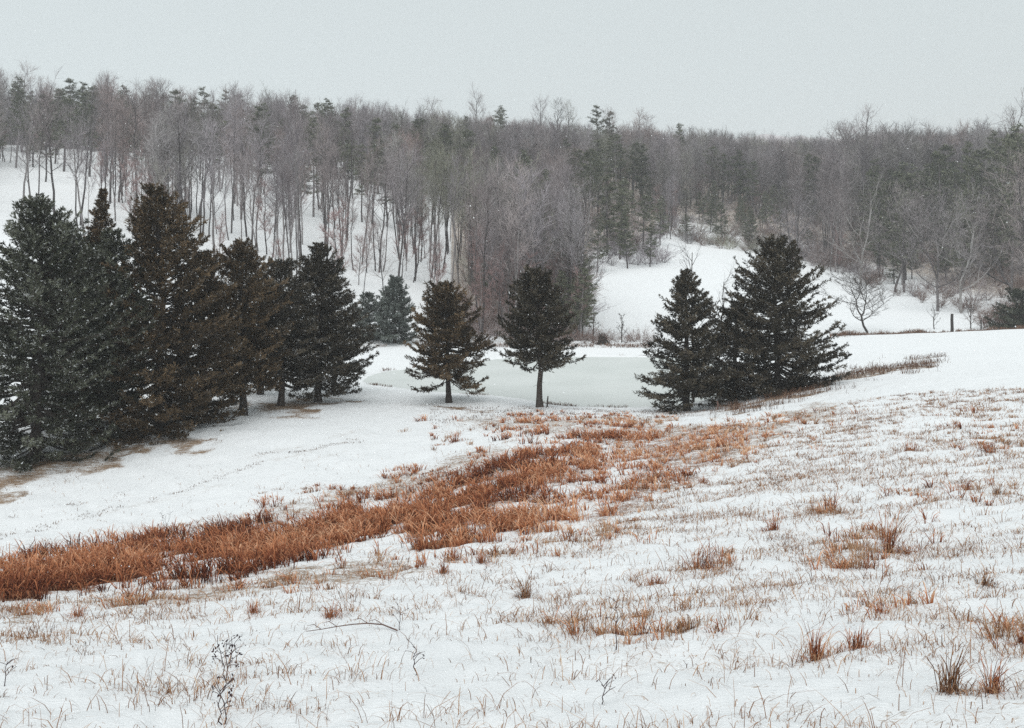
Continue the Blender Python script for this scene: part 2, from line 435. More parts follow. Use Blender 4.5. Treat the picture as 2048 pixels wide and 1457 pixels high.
azs = np.unique(np.round(np.concatenate([np.linspace(-180, -40, 36), np.linspace(-40, -31, 30), np.linspace(-31, 31, 390), np.linspace(31, 40, 30), np.linspace(40, 180, 36)]), 5))[:-1]
rs = np.unique(np.concatenate([np.geomspace(.6, 4, 12), np.geomspace(4, 60, 260), np.geomspace(60, 120, 100), np.geomspace(120, 430, 90), np.geomspace(430, 2600, 20)]))
AZ, RR = np.meshgrid(np.radians(azs), rs)
GX, GY = RR * np.sin(AZ), RR * np.cos(AZ)
GZ = height(GX, GY)
nr, na = GX.shape
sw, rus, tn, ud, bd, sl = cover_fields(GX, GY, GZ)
sdp = polydist(GX, GY, pond)
rim = sstep(1.6, .3, np.abs(sdp)) * .20 * sstep(.42, .6, fbm(GX * .3, GY * .3, 83))
tu, tv = project(GX, np.maximum(GY, 1), GZ)
trk = np.zeros_like(GX)
for off in (0, 34, 62):
    c_ = np.interp(tu, [-100, 0, 300, 500, 700, 860], [1098, 1068, 1006, 958, 900, 862]) - off * np.interp(tu, [0, 760], [1, .5])
    trk = np.maximum(trk, sstep(9, 1, np.abs(tv - c_ + 6 * (fbm(GX * .6, GY * .6, 81) - .5))) * sstep(.42, .6, fbm(GX * .35, GY * .35, 82)) * (tu < 860) * (tu > -200) * (GY > 20) * (GY < 62))
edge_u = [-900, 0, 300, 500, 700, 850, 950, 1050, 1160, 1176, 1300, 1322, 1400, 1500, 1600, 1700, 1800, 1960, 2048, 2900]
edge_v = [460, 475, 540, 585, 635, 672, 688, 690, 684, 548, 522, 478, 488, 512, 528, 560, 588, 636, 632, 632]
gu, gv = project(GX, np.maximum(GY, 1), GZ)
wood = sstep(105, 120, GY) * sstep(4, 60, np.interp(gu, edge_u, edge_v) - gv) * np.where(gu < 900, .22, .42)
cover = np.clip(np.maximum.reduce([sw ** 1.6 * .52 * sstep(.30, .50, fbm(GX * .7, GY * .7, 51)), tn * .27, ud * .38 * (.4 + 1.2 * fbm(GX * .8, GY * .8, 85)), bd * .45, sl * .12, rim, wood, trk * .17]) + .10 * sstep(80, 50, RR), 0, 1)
V = np.concatenate([np.array([[0, 0, -1.75]]), np.stack([GX, GY, GZ], -1).reshape(-1, 3)])
idx = 1 + np.arange(nr * na).reshape(nr, na)
A = idx[:-1]; B = np.roll(idx, -1, 1)[:-1]; C = np.roll(idx, -1, 1)[1:]; D = idx[1:]
fc = np.concatenate([np.stack([A, D, C], -1).reshape(-1, 3), np.stack([A, C, B], -1).reshape(-1, 3),
                     np.stack([np.zeros(na, int), idx[0], np.roll(idx[0], -1)], -1)])
mb = MB(); mb.add(V, fc)
ground = mb.build('snowy_ground', M['ground'], smooth=True)
tag(ground, 'snow covered field falling to a pond and rising to a wooded hill', kind='structure')
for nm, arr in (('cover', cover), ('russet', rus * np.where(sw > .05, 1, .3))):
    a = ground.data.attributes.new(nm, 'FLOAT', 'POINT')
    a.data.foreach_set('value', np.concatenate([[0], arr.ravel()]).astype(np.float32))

# pond: one flat sheet of ice, tucked under its banks
c0 = pond.mean(0); big = pond + unit(pond - c0) * 1.2
mb = MB(); n = len(big)
mb.add(np.concatenate([[[c0[0], c0[1], ZP]], np.column_stack([big, np.full(n, ZP)])]), [(0, 1 + i, 1 + (i + 1) % n) for i in range(n)])
tag(mb.build('pond_ice', M['ice']), 'frozen grey green farm pond between the cedars', kind='structure')

# far ridge beyond the woods
mb = MB(); xs = np.linspace(-500, 1480, 400)
prof = 150 + 12 * np.sin((xs - 100) / 250) + 14 * (fbm(xs * .008, xs * 0, 31) - .5) + 7 * (vnoise(xs * .09, xs * 0, 32) - .5)
rowz = []
for fy, fz in ((0, 0.0), (.4, .45), (.75, .86), (1, 1.0), (1.25, .9), (1.9, 0.0)):
    rowz.append(np.column_stack([xs, 1200 + fy * 450 + 0 * xs, -22 + (prof + 22) * fz]))
V = np.concatenate(rowz); n = len(xs); f = []
for k in range(5):
    i = np.arange(n - 1) + k * n
    f += [np.stack([i, i + 1, i + n + 1], 1), np.stack([i, i + n + 1, i + n], 1)]
mb.add(V, np.concatenate(f), .75 + .25 * vnoise(V[:, 0] * .05, V[:, 1] * .05, 4))
tag(mb.build('distant_hill', M['twig'], smooth=False), 'faint wooded ridge far beyond the trees', kind='structure')

# ------------------------------------------------------------------ haze (falling snow in the air)
hm = bpy.data.materials.new('snow_haze'); hm.use_nodes = True
ht = hm.node_tree; ht.nodes.remove(ht.nodes['Principled BSDF'])
pv = ht.nodes.new('ShaderNodeVolumePrincipled')
pv.inputs['Color'].default_value = (.93, .955, .97, 1)
pv.inputs['Density'].default_value = 0.00045
ht.links.new(pv.outputs[0], ht.nodes['Material Output'].inputs['Volume'])
x0, x1, y0, y1, z0, z1 = -2660, 2660, -2660, 2660, float(GZ.min()) - 3, 194
mb = MB()
mb.add([(x, y, z) for x in (x0, x1) for y in (y0, y1) for z in (z0, z1)],
       [(0, 1, 3), (0, 3, 2), (4, 6, 7), (4, 7, 5), (0, 4, 5), (0, 5, 1), (2, 3, 7), (2, 7, 6), (0, 2, 6), (0, 6, 4), (1, 5, 7), (1, 7, 3)])
tag(mb.build('haze', hm), 'pale snowy haze filling the valley air', kind='stuff')

# ------------------------------------------------------------------ tree makers
def cedar_meshes(seed, H, base, Rm, prof, dens=1.0, snow=.03, leaf=1.0, trunk_r=.14, lean=0.0):
    """trunk, limbs and foliage of an eastern red cedar; prof(t) = relative crown radius at height fraction t"""
    r = np.random.default_rng(seed)
    tr, br, fo = MB(), MB(), MB()
    zz = np.linspace(-.25, H * .97, 11)
    bend = np.cumsum(r.normal(0, .045, (11, 2)), 0) * H / 8
    bend -= bend[0]
    bend[:, 0] += -lean * (zz / H)
    spine = np.column_stack([bend, zz])
    rad = trunk_r * (1 - zz / H) ** .75 + .012
    rad[0] *= 1.55; rad[1] *= 1.1
    tube(tr, spine, rad, 8, r.uniform(.3, .7))
    def sp(z): return np.array([np.interp(z, zz, spine[:, 0]), np.interp(z, zz, spine[:, 1]), z])
    nb = int(43 * (H - base) * dens ** .5)
    tt = np.sort(r.uniform(0, 1, nb)); lob = r.uniform(0, 6.28, 4)
    P, Dv, LL, TT, SS = [], [], [], [], []
    for i in range(9):      # dead twigs on the bare lower trunk
        z = base * r.uniform(.45, 1.1); az = r.uniform(0, 6.283); L_ = r.uniform(.25, .9); p0 = sp(z)
        tube(br, [p0, p0 + L_ * .5 * np.array([math.cos(az), math.sin(az), .05]), p0 + L_ * np.array([math.cos(az + .2), math.sin(az + .2), -.12])], [.014, .010, .004], 3, .4)
    for i, tq in enumerate(tt):
        az = i * 2.39996 + r.normal(0, .4)
        if math.sin(3 * az + lob[3] + 7 * tq) > .8 and r.uniform() < .4: continue
        z = base + tq * (H - base) - (.35 * r.uniform(-.6, 1) * min(1, base) if tq < .12 else 0)
        lobes = 1 + .10 * math.sin(2 * az + lob[0] + 3 * tq) + .10 * math.sin(5 * az + lob[1] + 11 * tq) + .08 * math.sin(lob[2] + 17 * tq + az)
        RL = max(.10, Rm * 1.1 * float(prof(tq)) * r.choice([.5, .72, .9, 1.0], p=[.18, .26, .32, .24]) * lobes)
        el = -.10 + .95 * tq ** 1.4 + r.normal(0, .13)
        dh = np.array([math.cos(az), math.sin(az), 0])
        s = np.linspace(0, 1, 5)
        start = sp(min(z, H * .96))
        drop = -.16 * RL * (1 - tq)
        pts = start + dh * (RL * s)[:, None] * math.cos(min(el, 1.1)) + np.column_stack([0 * s, 0 * s, RL * s * math.sin(el) + drop * np.sin(s * 2.6) + .10 * RL * s ** 4])
        pts[1:4] += r.normal(0, .03 * RL, (3, 3))
        tube(br, pts, np.array([.030, .024, .017, .011, .005]) * (RL / 2 + .25), 3, r.uniform(.2, .8))
        m = max(6, int((6 + 9 * RL) * dens))
        sv = r.uniform(.16, 1.0, m) ** .75
        pos = np.column_stack([np.interp(sv, s, pts[:, k]) for k in range(3)])
        bd_ = unit(np.column_stack([np.interp(sv, s, np.gradient(pts[:, k])) for k in range(3)]))
        lat = np.cross(bd_, [0, 0, 1.0]); lat = unit(lat)
        sg = r.choice([-1, 1], m)[:, None] * r.uniform(.3, 1.2, m)[:, None]
        dd = unit(bd_ * .8 + lat * sg + np.column_stack([r.normal(0, .15, m), r.normal(0, .15, m), r.normal(.08, .26, m)]))
        ln = (.13 + .40 * (1 - .72 * sv)) * min(1.0, .25 + RL * .5) * r.uniform(.6, 1.3, m)
        P.append(pos); Dv.append(dd); LL.append(ln); SS.append(np.full(m, min(1.0, .5 + RL * .45)))
        TT.append(np.clip(r.normal(.44, .18) + r.normal(0, .14, m), 0, .84))
    P = np.concatenate(P); Dv = np.concatenate(Dv); SS = np.concatenate(SS); LL = np.concatenate(LL) * leaf; TT = np.concatenate(TT)
    K = 11
    n = len(P)
    f = r.uniform(0, 1, (n, K))
    p = (P[:, None] + Dv[:, None] * (LL[:, None] * f)[..., None]).reshape(-1, 3)
    d = unit(np.repeat(Dv, K, 0) + r.normal(0, .55, (n * K, 3)) + np.array([0, 0, .12]))
    L = r.uniform(.09, .22, n * K) * leaf * np.repeat(SS, K); W = L * r.uniform(.26, .44, n * K)
    ti = np.clip(np.repeat(TT, K) + r.normal(0, .07, n * K), 0, .86)
    ti = np.where(r.uniform(0, 1, n * K) < snow, np.where(r.uniform(0, 1, n * K) < .2, .985, .93), ti)
    sprigs(fo, p, d, L, W, ti, r)
    return tr, br, fo

def put_tree(name, loc, label, cat, parts, group=None, rz=0):
    root = empty(name, loc, rz)
    tag(root, label, cat, group)
    for nm, mb_, mat, sm in parts: mb_.build(nm, mat, root, smooth=sm)
    return root

def at(u, Y):
    x = (u - CU) / F * Y
    return x, Y, gz(x, Y)

def cone(p=.8, belly=.12):
    return lambda t_: ((1 - t_) ** p) * min(1.0, .62 + t_ / max(belly, 1e-3) * .38) + .01
def egg(lo=.72, mid=.3):
    return lambda t_: (lo + (1 - lo) * math.sin(min(1, t_ / mid) * math.pi / 2)) * (max(0, 1 - max(0, t_ - mid) / (1 - mid)) ** .70) + .01

def full(p=.6):
    return lambda t_: min(1.0, .74 + .9 * t_) * (1 - t_) ** p + .01

# (u, Y, top v, half width px, crown base m, material, profile, label, density, snow, leaf)
cedars = [
 (70, 48, 398, 172, .25, 'cedar_green', egg(.75,.35), 'huge dark green cedar filling the left edge of the picture', .9, .09, 1.0),
 (-190, 47, 380, 190, .4, 'cedar_green', egg(.75,.3), 'dark green cedar mostly cut off by the left picture edge', .3, .05, 1.1),
 (226, 52, 455, 88, 1.9, 'cedar_green', egg(.7,.4), 'dark cedar with bare trunk base showing just right of the leftmost cedar', .9, .07, 1.0),
 (140, 54, 446, 112, .6, 'cedar_green', full(.5), 'dull green cedar filling the gap behind the two leftmost cedars', .7, .06, 1.1),
 (188, 56, 366, 104, .9, 'cedar_brown', cone(.95,.2), 'tall narrow brownish cedar whose spire rises behind the leftmost cedars', 1.0, .05, 1.0),
 (312, 53, 370, 152, .2, 'cedar_brown', egg(.78,.25), 'tall rusty brown cedar with foliage down to the snow left of the cedar row', 1.0, .06, 1.0),
 (405, 55.5, 500, 90, .5, 'cedar_brown', egg(.75,.35), 'shorter olive brown cedar hugging the right flank of the rusty tall cedar', 1.0, .06, 1.0),
 (486, 57.5, 482, 96, 1.7, 'cedar_brown', egg(.7,.35), 'brown cedar with stout bare trunk at the near end of the cedar row', 1.1, .07, 1.0),
 (560, 60.5, 522, 98, 1.6, 'cedar_dark', egg(.72,.35), 'rounded dark cedar in the middle of the cedar row', 1.0, .09, 1.0),
 (636, 63, 486, 112, 1.2, 'cedar_dark', cone(.72,.16), 'pointed dark cedar closing the cedar row beside the pond', 1.2, .06, 1.0),
 (520, 66, 545, 70, 1.9, 'cedar_dark', egg(.7,.4), 'cedar standing behind the row, seen between its brown and rounded neighbours', .8, .06, 1.0),
 (668, 68, 545, 66, 1.5, 'cedar_dark', egg(.7,.35), 'smaller cedar behind the pointed cedar by the pond tip', .8, .06, 1.0),
 (898, 64, 568, 98, 1.55, 'cedar_brown', full(.62), 'bushy brown green cedar on the pond shore with short bare trunk', 1.25, .045, 1.0),
 (1074, 62, 543, 98, 2.75, 'cedar_dark', full(.62), 'cedar with tall bare leaning trunk standing alone before the frozen pond', 1.3, .04, 1.0),
 (1374, 61, 538, 104, .75, 'cedar_dark', cone(.8,.15), 'slim pointed cedar with ragged top at the right end of the pond', 1.15, .045, 1.0),
 (1556, 63, 490, 142, .45, 'cedar_dark', full(.52), 'broad dark pyramid cedar, the largest right of the pond', 1.15, .045, 1.0),
 (1468, 64, 606, 82, .3, 'cedar_dark', egg(.8,.4), 'low bushy cedar wedged between the slim and the broad cedar', .9, .045, 1.0),
 (2046, 122, 588, 62, .3, 'cedar_green', egg(.75,.3), 'dark green cedar on the crest at the right picture edge', .7, .01, 1.5),
 (790, 99, 556, 50, .5, 'cedar_blue', cone(.6,.15), 'pale bluish cedar behind the pond left of the bushy shore cedar', .9, .03, 1.3),
 (738, 101, 590, 46, .4, 'cedar_blue', egg(.75,.3), 'small bluish cedar behind the pond next to the pointed cedar', .8, .03, 1.3),
 (884, 103, 566, 40, .5, 'cedar_blue', cone(.7,.15), 'bluish cedar whose tip rises behind the bushy shore cedar', .8, .03, 1.3),
]
for k, (u, Y, vt, hw, cb, mt, pf, lab, dn, sn, lf) in enumerate(cedars):
    x, y, z = at(u, Y)
    H = (HV - vt) / F * Y - z
    tr, br, fo = cedar_meshes(100 + k, H, cb, hw / F * Y, pf, dn, sn, lf, trunk_r=.10 + .009 * H, lean=.32 if u == 1074 else 0)
    if u == 1074: x += .32 * .5
    put_tree('cedar_tree', (x, y, z), lab, 'tree', [('trunk', tr, M['bark'], True), ('branches', br, M['bark'], False), ('foliage', fo, M[mt], False)])

def bare_meshes(seed, H=15., fork=.45, spread=.22, nl=13, ntw=11, nt2=5, tr_r=.15, wob=.010, tw=.026, limb_lo=.3, arch=.0):
    """trunk with limbs, and a crown of twigs, of a leafless tree"""
    r = np.random.default_rng(seed)
    tr, cr = MB(), MB()
    zz = np.linspace(-.3, H * .97, 10)
    bend = np.cumsum(r.normal(0, wob, (10, 2)) * H, 0) * .6; bend -= bend[0]
    spine = np.column_stack([bend, zz])
    tube(tr, spine, tr_r * (1 - np.clip(zz / H, 0, 1)) ** .7 + .015, 6, r.uniform(.3, .7))
    for i in range(nl):
        q = limb_lo + (.95 - limb_lo) * (i + r.uniform(0, 1)) / nl
        z = q * H; st = np.array([np.interp(z, zz, bend[:, 0]), np.interp(z, zz, bend[:, 1]), z])
        az = i * 2.4 + r.normal(0, .5)
        ln = H * spread * (1.25 - q * .75) * r.uniform(.7, 1.25)
        el = r.uniform(.45, 1.0) + .3 * q - arch
        s = np.linspace(0, 1, 5)
        dh = np.array([math.cos(az), math.sin(az), 0])
        pts = st + dh * (ln * s * math.cos(el))[:, None] + np.array([0, 0, 1]) * (ln * (s * math.sin(el) + .18 * s * s))[:, None]
        pts[1:] += np.cumsum(r.normal(0, .03 * ln, (4, 3)), 0)
        lr = tr_r * .42 * (1 - q * .6)
        tube(tr, pts, np.array([1, .75, .55, .35, .15]) * lr + .006, 4, r.uniform(.3, .7))
        sv = r.uniform(.2, 1, ntw)
        p = np.column_stack([np.interp(sv, s, pts[:, k]) for k in range(3)])
        bd_ = unit(np.column_stack([np.interp(sv, s, np.gradient(pts[:, k])) for k in range(3)]))
        d = unit(bd_ + r.normal(0, .65, (ntw, 3)) + np.array([0, 0, .45]))
        tl = H * .085 * r.uniform(.6, 1.4, ntw)
        e1 = p + d * tl[:, None]
        twigs(cr, p, e1, tw * 1.2, tw * .5, np.clip(r.normal(.45, .15, ntw), 0, 1), r)
        f = r.uniform(.15, 1, (ntw, nt2))
        p2 = (p[:, None] + (e1 - p)[:, None] * f[..., None]).reshape(-1, 3)
        d2 = unit(np.repeat(d, nt2, 0) + r.normal(0, .6, (ntw * nt2, 3)) + np.array([0, 0, .25]))
        e2 = p2 + d2 * (np.repeat(tl, nt2) * r.uniform(.35, .8, ntw * nt2))[:, None]
        twigs(cr, p2, e2, tw * .75, tw * .3, np.clip(r.normal(.5, .18, ntw * nt2), 0, 1), r)
    return tr, cr

def forked_meshes(seed, H=12., depth=5, spread=.6, r0=.16, ntw=7, tw=.035, first=.26, up=.10, wide=1.0):
    """tree whose trunk divides again and again into spreading leaders"""
    r = np.random.default_rng(seed)
    segs, ends = [], []
    def grow(p, d, L, rad, k):
        n = 5; pts = [p]; dd = d
        for j in range(n - 1):
            dd = unit(dd + r.normal(0, .10, 3) + np.array([0, 0, up])); pts.append(pts[-1] + dd * L / (n - 1))
        pts = np.array(pts); segs.append((pts, np.linspace(rad, rad * .68, n)))
        if k <= 2: ends.append(pts)
        if k == 0: return
        base = r.uniform(0, 6.283)
        for j in range(r.choice([2, 3], p=[.6, .4])):
            a = base + j * 2.4 + r.normal(0, .3); o = np.array([math.cos(a), math.sin(a), 0])
            grow(pts[-1], unit(dd + o * spread * r.uniform(.6, 1.3)), L * r.uniform(.62, .88), rad * .62, k - 1)
        for j in range(2 if k > 1 else 1):
            i = r.integers(1, n - 1) if k < depth else n - 2
            a = r.uniform(0, 6.283); o = np.array([math.cos(a), math.sin(a), r.uniform(-.1, .35)])
            grow(pts[i], unit(dd * .35 + o * (.6 + spread)), L * r.uniform(.5, .8), rad * .42, max(0, k - 2))
    grow(np.array([0, 0, -.3]), np.array([0, 0, 1.0]), first * 10, r0 * 1.0, depth)
    zmax = max(p[:, 2].max() for p, _ in segs); f = H / zmax * .97
    tr, cr = MB(), MB()
    for p, q in segs:
        p = p.copy(); p[:, 2] = np.where(p[:, 2] > 0, p[:, 2] * f, p[:, 2]); p[:, :2] *= f * wide
        tube(tr, p, np.maximum(q, .012), 5 if q[0] > .05 else 3, r.uniform(.2, .8))
    for p in ends:
        p = p * f * np.array([wide, wide, 1]); s = np.linspace(0, 1, len(p)); sv = r.uniform(.2, 1, ntw)
        b0 = np.column_stack([np.interp(sv, s, p[:, k]) for k in range(3)])
        d = unit(unit(p[-1] - p[0]) + r.normal(0, .6, (ntw, 3)) + np.array([0, 0, .2])); L = H * .06 * r.uniform(.5, 1.4, ntw)
        e1 = b0 + d * L[:, None]
        twigs(cr, b0, e1, tw, tw * .45, np.clip(r.normal(.45, .15, ntw), 0, 1), r)
        K = 3; p2 = (b0[:, None] + (e1 - b0)[:, None] * r.uniform(.2, 1, (ntw, K))[..., None]).reshape(-1, 3)
        e2 = p2 + unit(np.repeat(d, K, 0) + r.normal(0, .6, (ntw * K, 3))) * (np.repeat(L, K) * r.uniform(.3, .7, ntw * K))[:, None]
        twigs(cr, p2, e2, tw * .65, tw * .3, np.clip(r.normal(.5, .15, ntw * K), 0, 1), r)
    return tr, cr

def pine_meshes(seed, H=15., cb=.42, Rm=2.6, nb=46):
    r = np.random.default_rng(seed)
    tr, cr = MB(), MB()
    zz = np.linspace(-.3, H * .98, 8); bend = np.cumsum(r.normal(0, .05, (8, 2)), 0); bend -= bend[0]
    tube(tr, np.column_stack([bend, zz]), .17 * (1 - zz.clip(0) / H) ** .7 + .02, 6, .5)
    for i in range(nb):
        q = cb + (1 - cb) * r.uniform(0, 1) ** .9
        t_ = (q - cb) / (1 - cb)
        RL = Rm * (.55 + .45 * math.sin(min(1, t_ / .35) * 1.57)) * (1 - t_) ** .55 * r.uniform(.45, 1.2) + .25
        az = r.uniform(0, 6.283); el = -.05 + .5 * t_ + r.normal(0, .15)
        st = np.array([np.interp(q * H, zz, bend[:, 0]), np.interp(q * H, zz, bend[:, 1]), q * H])
        s = np.linspace(0, 1, 4)
        pts = st + np.column_stack([math.cos(az) * RL * s, math.sin(az) * RL * s, RL * s * math.sin(el) + .12 * RL * s * s])
        tube(tr, pts, np.array([.04, .03, .02, .008]), 3, .5)
        m = int(4 + RL * 4)
        sv = r.uniform(.35, 1.05, m)
        p = np.column_stack([np.interp(sv, s, pts[:, k]) for k in range(3)]) + r.normal(0, .12, (m, 3)) * [1.4, 1.4, .6]
        K = 7
        pp = np.repeat(p, K, 0)
        d = unit(r.normal(0, 1, (m * K, 3)) * [1, 1, .55] + np.array([0, 0, .35]))
        leaves(cr, pp, d, r.uniform(.25, .5, m * K), r.uniform(.07, .13, m * K), np.clip(np.repeat(r.normal(.45, .15, m), K) + r.normal(0, .08, m * K), 0, .9), r)
    return tr, cr

# ------------------------------------------------------------------ the woods on the far hill
TEMPL = {}
def templ(kind, i, trcr, mats):
    tr, cr = trcr
    j = MB(); j.merge(tr, 0); j.merge(cr, 1)
    TEMPL.setdefault(kind, []).append((tr.mesh(kind + '_trunk', mats[0], True), cr.mesh(kind + '_crown', mats[1]), j.mesh(kind, list(mats))))
for i in range(8):
    templ('bare', i, bare_meshes(300 + i, H=15, spread=[.2, .17, .24, .2, .15, .22, .19, .26][i], limb_lo=[.4, .5, .38, .45, .5, .42, .48, .35][i], tr_r=[.10, .08, .125, .09, .075, .11, .095, .13][i], nl=15, ntw=11, nt2=5), (M['grey_bark'], M['twig']))
for i in range(4):
    templ('broad', i, forked_meshes(370 + i, H=15, depth=5, spread=[.5, .6, .42, .55][i], r0=.17, ntw=3, tw=.028), (M['grey_bark'], M['twig']))
for i in range(4):
    templ('rusty', i, bare_meshes(330 + i, H=8, spread=.24, limb_lo=.15, tr_r=.06, nl=14, ntw=12, nt2=6, tw=.034), (M['grey_bark'], M['red_twig']))
for i in range(5):
    templ('pine', i, pine_meshes(350 + i, H=15, cb=[.42, .3, .5, .36, .2][i], Rm=[2.6, 2.9, 2.3, 2.7, 3.0][i], nb=[50, 60, 44, 54, 70][i]), (M['grey_bark'], M['pine']))

def sample_forest(n, y0, y1, u0=-500, u1=2560):
    Y = np.sqrt(rng.uniform(y0 ** 2, y1 ** 2, n)); u = rng.uniform(u0, u1, n)
    x = (u - CU) / F * Y; z = height(x, Y)
    _, v = project(x, Y, z)
    ev = np.interp(u, edge_u, edge_v)
    return np.column_stack([x, Y, z]), u, v, ev - v
P, fu, fv, dpt = sample_forest(17000, 100, 372)
left = fu < 960
pk = np.where(left, .15 + .70 * sstep(55, 150, dpt), .75 + .25 * sstep(0, 50, dpt))
pk = np.where((fu > 1680) & (fv > 540), .22, pk)
keep = (dpt > 0) & (rng.uniform(0, 1, len(P)) < pk)
P, fu, fv, dpt = P[keep], fu[keep], fv[keep], dpt[keep]
# pines among the hardwoods: (u, Y, top v)
pines = [(28,262,168),(60,258,185),(138,262,160),(165,265,168),(310,275,182),(330,280,190),(408,276,178),(446,280,184),(478,284,190),(582,286,192),(636,290,206),(660,290,212),(925,298,235),(1000,302,214),(1195,312,214),(1215,315,225),(1362,318,250),
         (118,225,240),(250,222,232),(275,215,262),(175,235,215),(60,215,262),(610,215,312),(705,212,292),(735,218,318),(660,240,270),(840,240,262),(930,225,262),(1045,200,318),(1080,195,340),(1175,205,300),(1215,190,340),(1240,185,362),(1150,180,372),(1285,195,392),(1320,205,395),(1195,172,430),(1255,176,425),(1300,178,448),
         (1420,230,402),(1480,235,405),(1370,215,430),(1560,235,418),(1640,250,400),
         (970,128,520),(1030,118,540),(1075,112,560),(1120,112,545),(1160,110,540),(1165,116,580),(1000,135,480),(1150,122,462),(1110,126,478),(1160,118,508),(1060,130,500),(1140,134,440),(1090,140,430),(1010,150,420),(1150,112,560),
         (1885,205,305),(1935,200,290),(2000,190,275),(2042,180,255),(1960,215,300),(2030,205,285),(1860,225,330),(1990,230,268),(1905,230,292)]
_r = np.random.default_rng(77)
for _k in range(95):
    _u = _r.uniform(-20, 1700); _Y = _r.uniform(180, 262) if _u < 1100 else _r.uniform(200, 270)
    _x = (_u - CU) / F * _Y; _z = gz(_x, _Y); _v = HV - F * _z / _Y
    if np.interp(_u, edge_u, edge_v) - _v > 70: pines.append((_u, _Y, HV - F * (_z + _r.uniform(11.5, 17)) / _Y))
for _k in range(70):
    _u = _r.uniform(1200, 2060); _x = 0; _Y = _r.uniform(180, 260)
    _x = (_u - CU) / F * _Y; _z = gz(_x, _Y); _v = HV - F * _z / _Y
    if np.interp(_u, edge_u, edge_v) - _v > 8: pines.append((_u, _Y, HV - F * (_z + _r.uniform(4, 9.5)) / _Y))
for _k in range(34):
    _u = _r.uniform(1740, 2070); _Y = _r.uniform(165, 250); _x = (_u - CU) / F * _Y; _z = gz(_x, _Y)
    pines.append((_u, _Y, HV - F * (_z + _r.uniform(10, 19)) / _Y))
pu, pY = np.array([a for a, _, _ in pines]), np.array([b_ for _, b_, _ in pines])
clear = np.ones(len(P), bool)
for a, b_ in zip(pu, pY):
    clear &= ~((np.abs(fu - a) < 22) & (P[:, 1] < b_ + 3) & (P[:, 1] > b_ - 38) & (b_ > 155))
P, fu, fv, dpt = P[clear], fu[clear], fv[clear], dpt[clear]
# thin out so that no two stand closer than 1.1 m
cell = {}; ok = []
for i, p in enumerate(P):
    c = (int(p[0] // 1.05), int(p[1] // 1.05))
    ok.append(c not in cell); cell[c] = 1
ok = np.array(ok); P, fu, fv, dpt = P[ok], fu[ok], fv[ok], dpt[ok]
order = np.argsort(P[:, 1]); P, fu, fv, dpt = P[order], fu[order], fv[order], dpt[order]
nz = fbm(P[:, 0] * .03, P[:, 1] * .03, 41)
q = rng.uniform(0, 1, len(P))
front = (fu > -60) & (fu < 2110)
rusty = (q < .22 * sstep(.4, .65, nz) + .05 + .4 * ((fu > 930) & (fu < 1190) & (P[:, 1] < 165))) & (P[:, 1] < 240) & front
kind = np.where(rusty, 'rusty', 'bare')


def thing_tree(kind, name, p, label, cat, group, sc, i=None, rz=None):
    tr, cr, _ = TEMPL[kind][rng.integers(len(TEMPL[kind])) if i is None else i]
    root = empty(name, p, rng.uniform(0, 6.28) if rz is None else rz, sc)
    root.rotation_euler[0] = rng.normal(0, .05); root.rotation_euler[1] = rng.normal(0, .05)
    tag(root, label, cat, group)
    link('trunk', tr, root); link('crown', cr, root)
    return root
stuff = {'bare': [], 'rusty': []}
cnt = {'bare': 0, 'rusty': 0}
def where_in_woods(u):
    return ('above the tallest cedars at the left' if u < 330 else 'above the middle of the cedar row' if u < 620 else 'above the bluish cedars behind the pond' if u < 900 else
            'behind the two cedars by the pond' if u < 1180 else 'above the snowfield saddle' if u < 1420 else 'behind the broad pyramid cedar' if u < 1700 else 'behind the fence line at the right')
for p, k, u_, v_, d_ in zip(P, kind, fu, fv, dpt):
    hs = rng.uniform(.66, 1.22) * (1 - .2 * float(sstep(230, 300, p[1]))) * (1.0 + .04 * float(sstep(1250, 1450, u_)) + .22 * float(sstep(1600, 1800, u_))); ws = hs * rng.uniform(.85, 1.25)
    infr = -30 < u_ < 2080
    if cnt[k] < (296 if k == 'bare' else 120) and infr:
        cnt[k] += 1
        size = 'tall' if hs > .98 else 'short' if hs < .8 else 'slender'
        deep = 'low in the woods' if d_ < 45 else 'deep in the woods'
        if k == 'bare' and u_ > 960 and rng.uniform() < .12:
            thing_tree('broad', 'bare_tree', p, f'broad crowned bare tree {where_in_woods(u_)}', 'tree', 'bare trees of the hillside woods', (ws * .8, ws * .8, hs))
        elif k == 'bare':
            thing_tree('bare', 'bare_tree', p, f'{size} bare grey tree {deep} {where_in_woods(u_)}', 'tree', 'bare trees of the hillside woods', (ws, ws, hs))
        else:
            thing_tree('rusty', 'young_tree', p, f'{size} rusty twigged young tree {where_in_woods(u_)}', 'young tree', 'rusty young trees in the woods', (ws, ws, hs))
    else:
        stuff[k].append((*p, rng.uniform(0, 6.28), ws, hs))
print(cnt, {k: len(v) for k, v in stuff.items()})

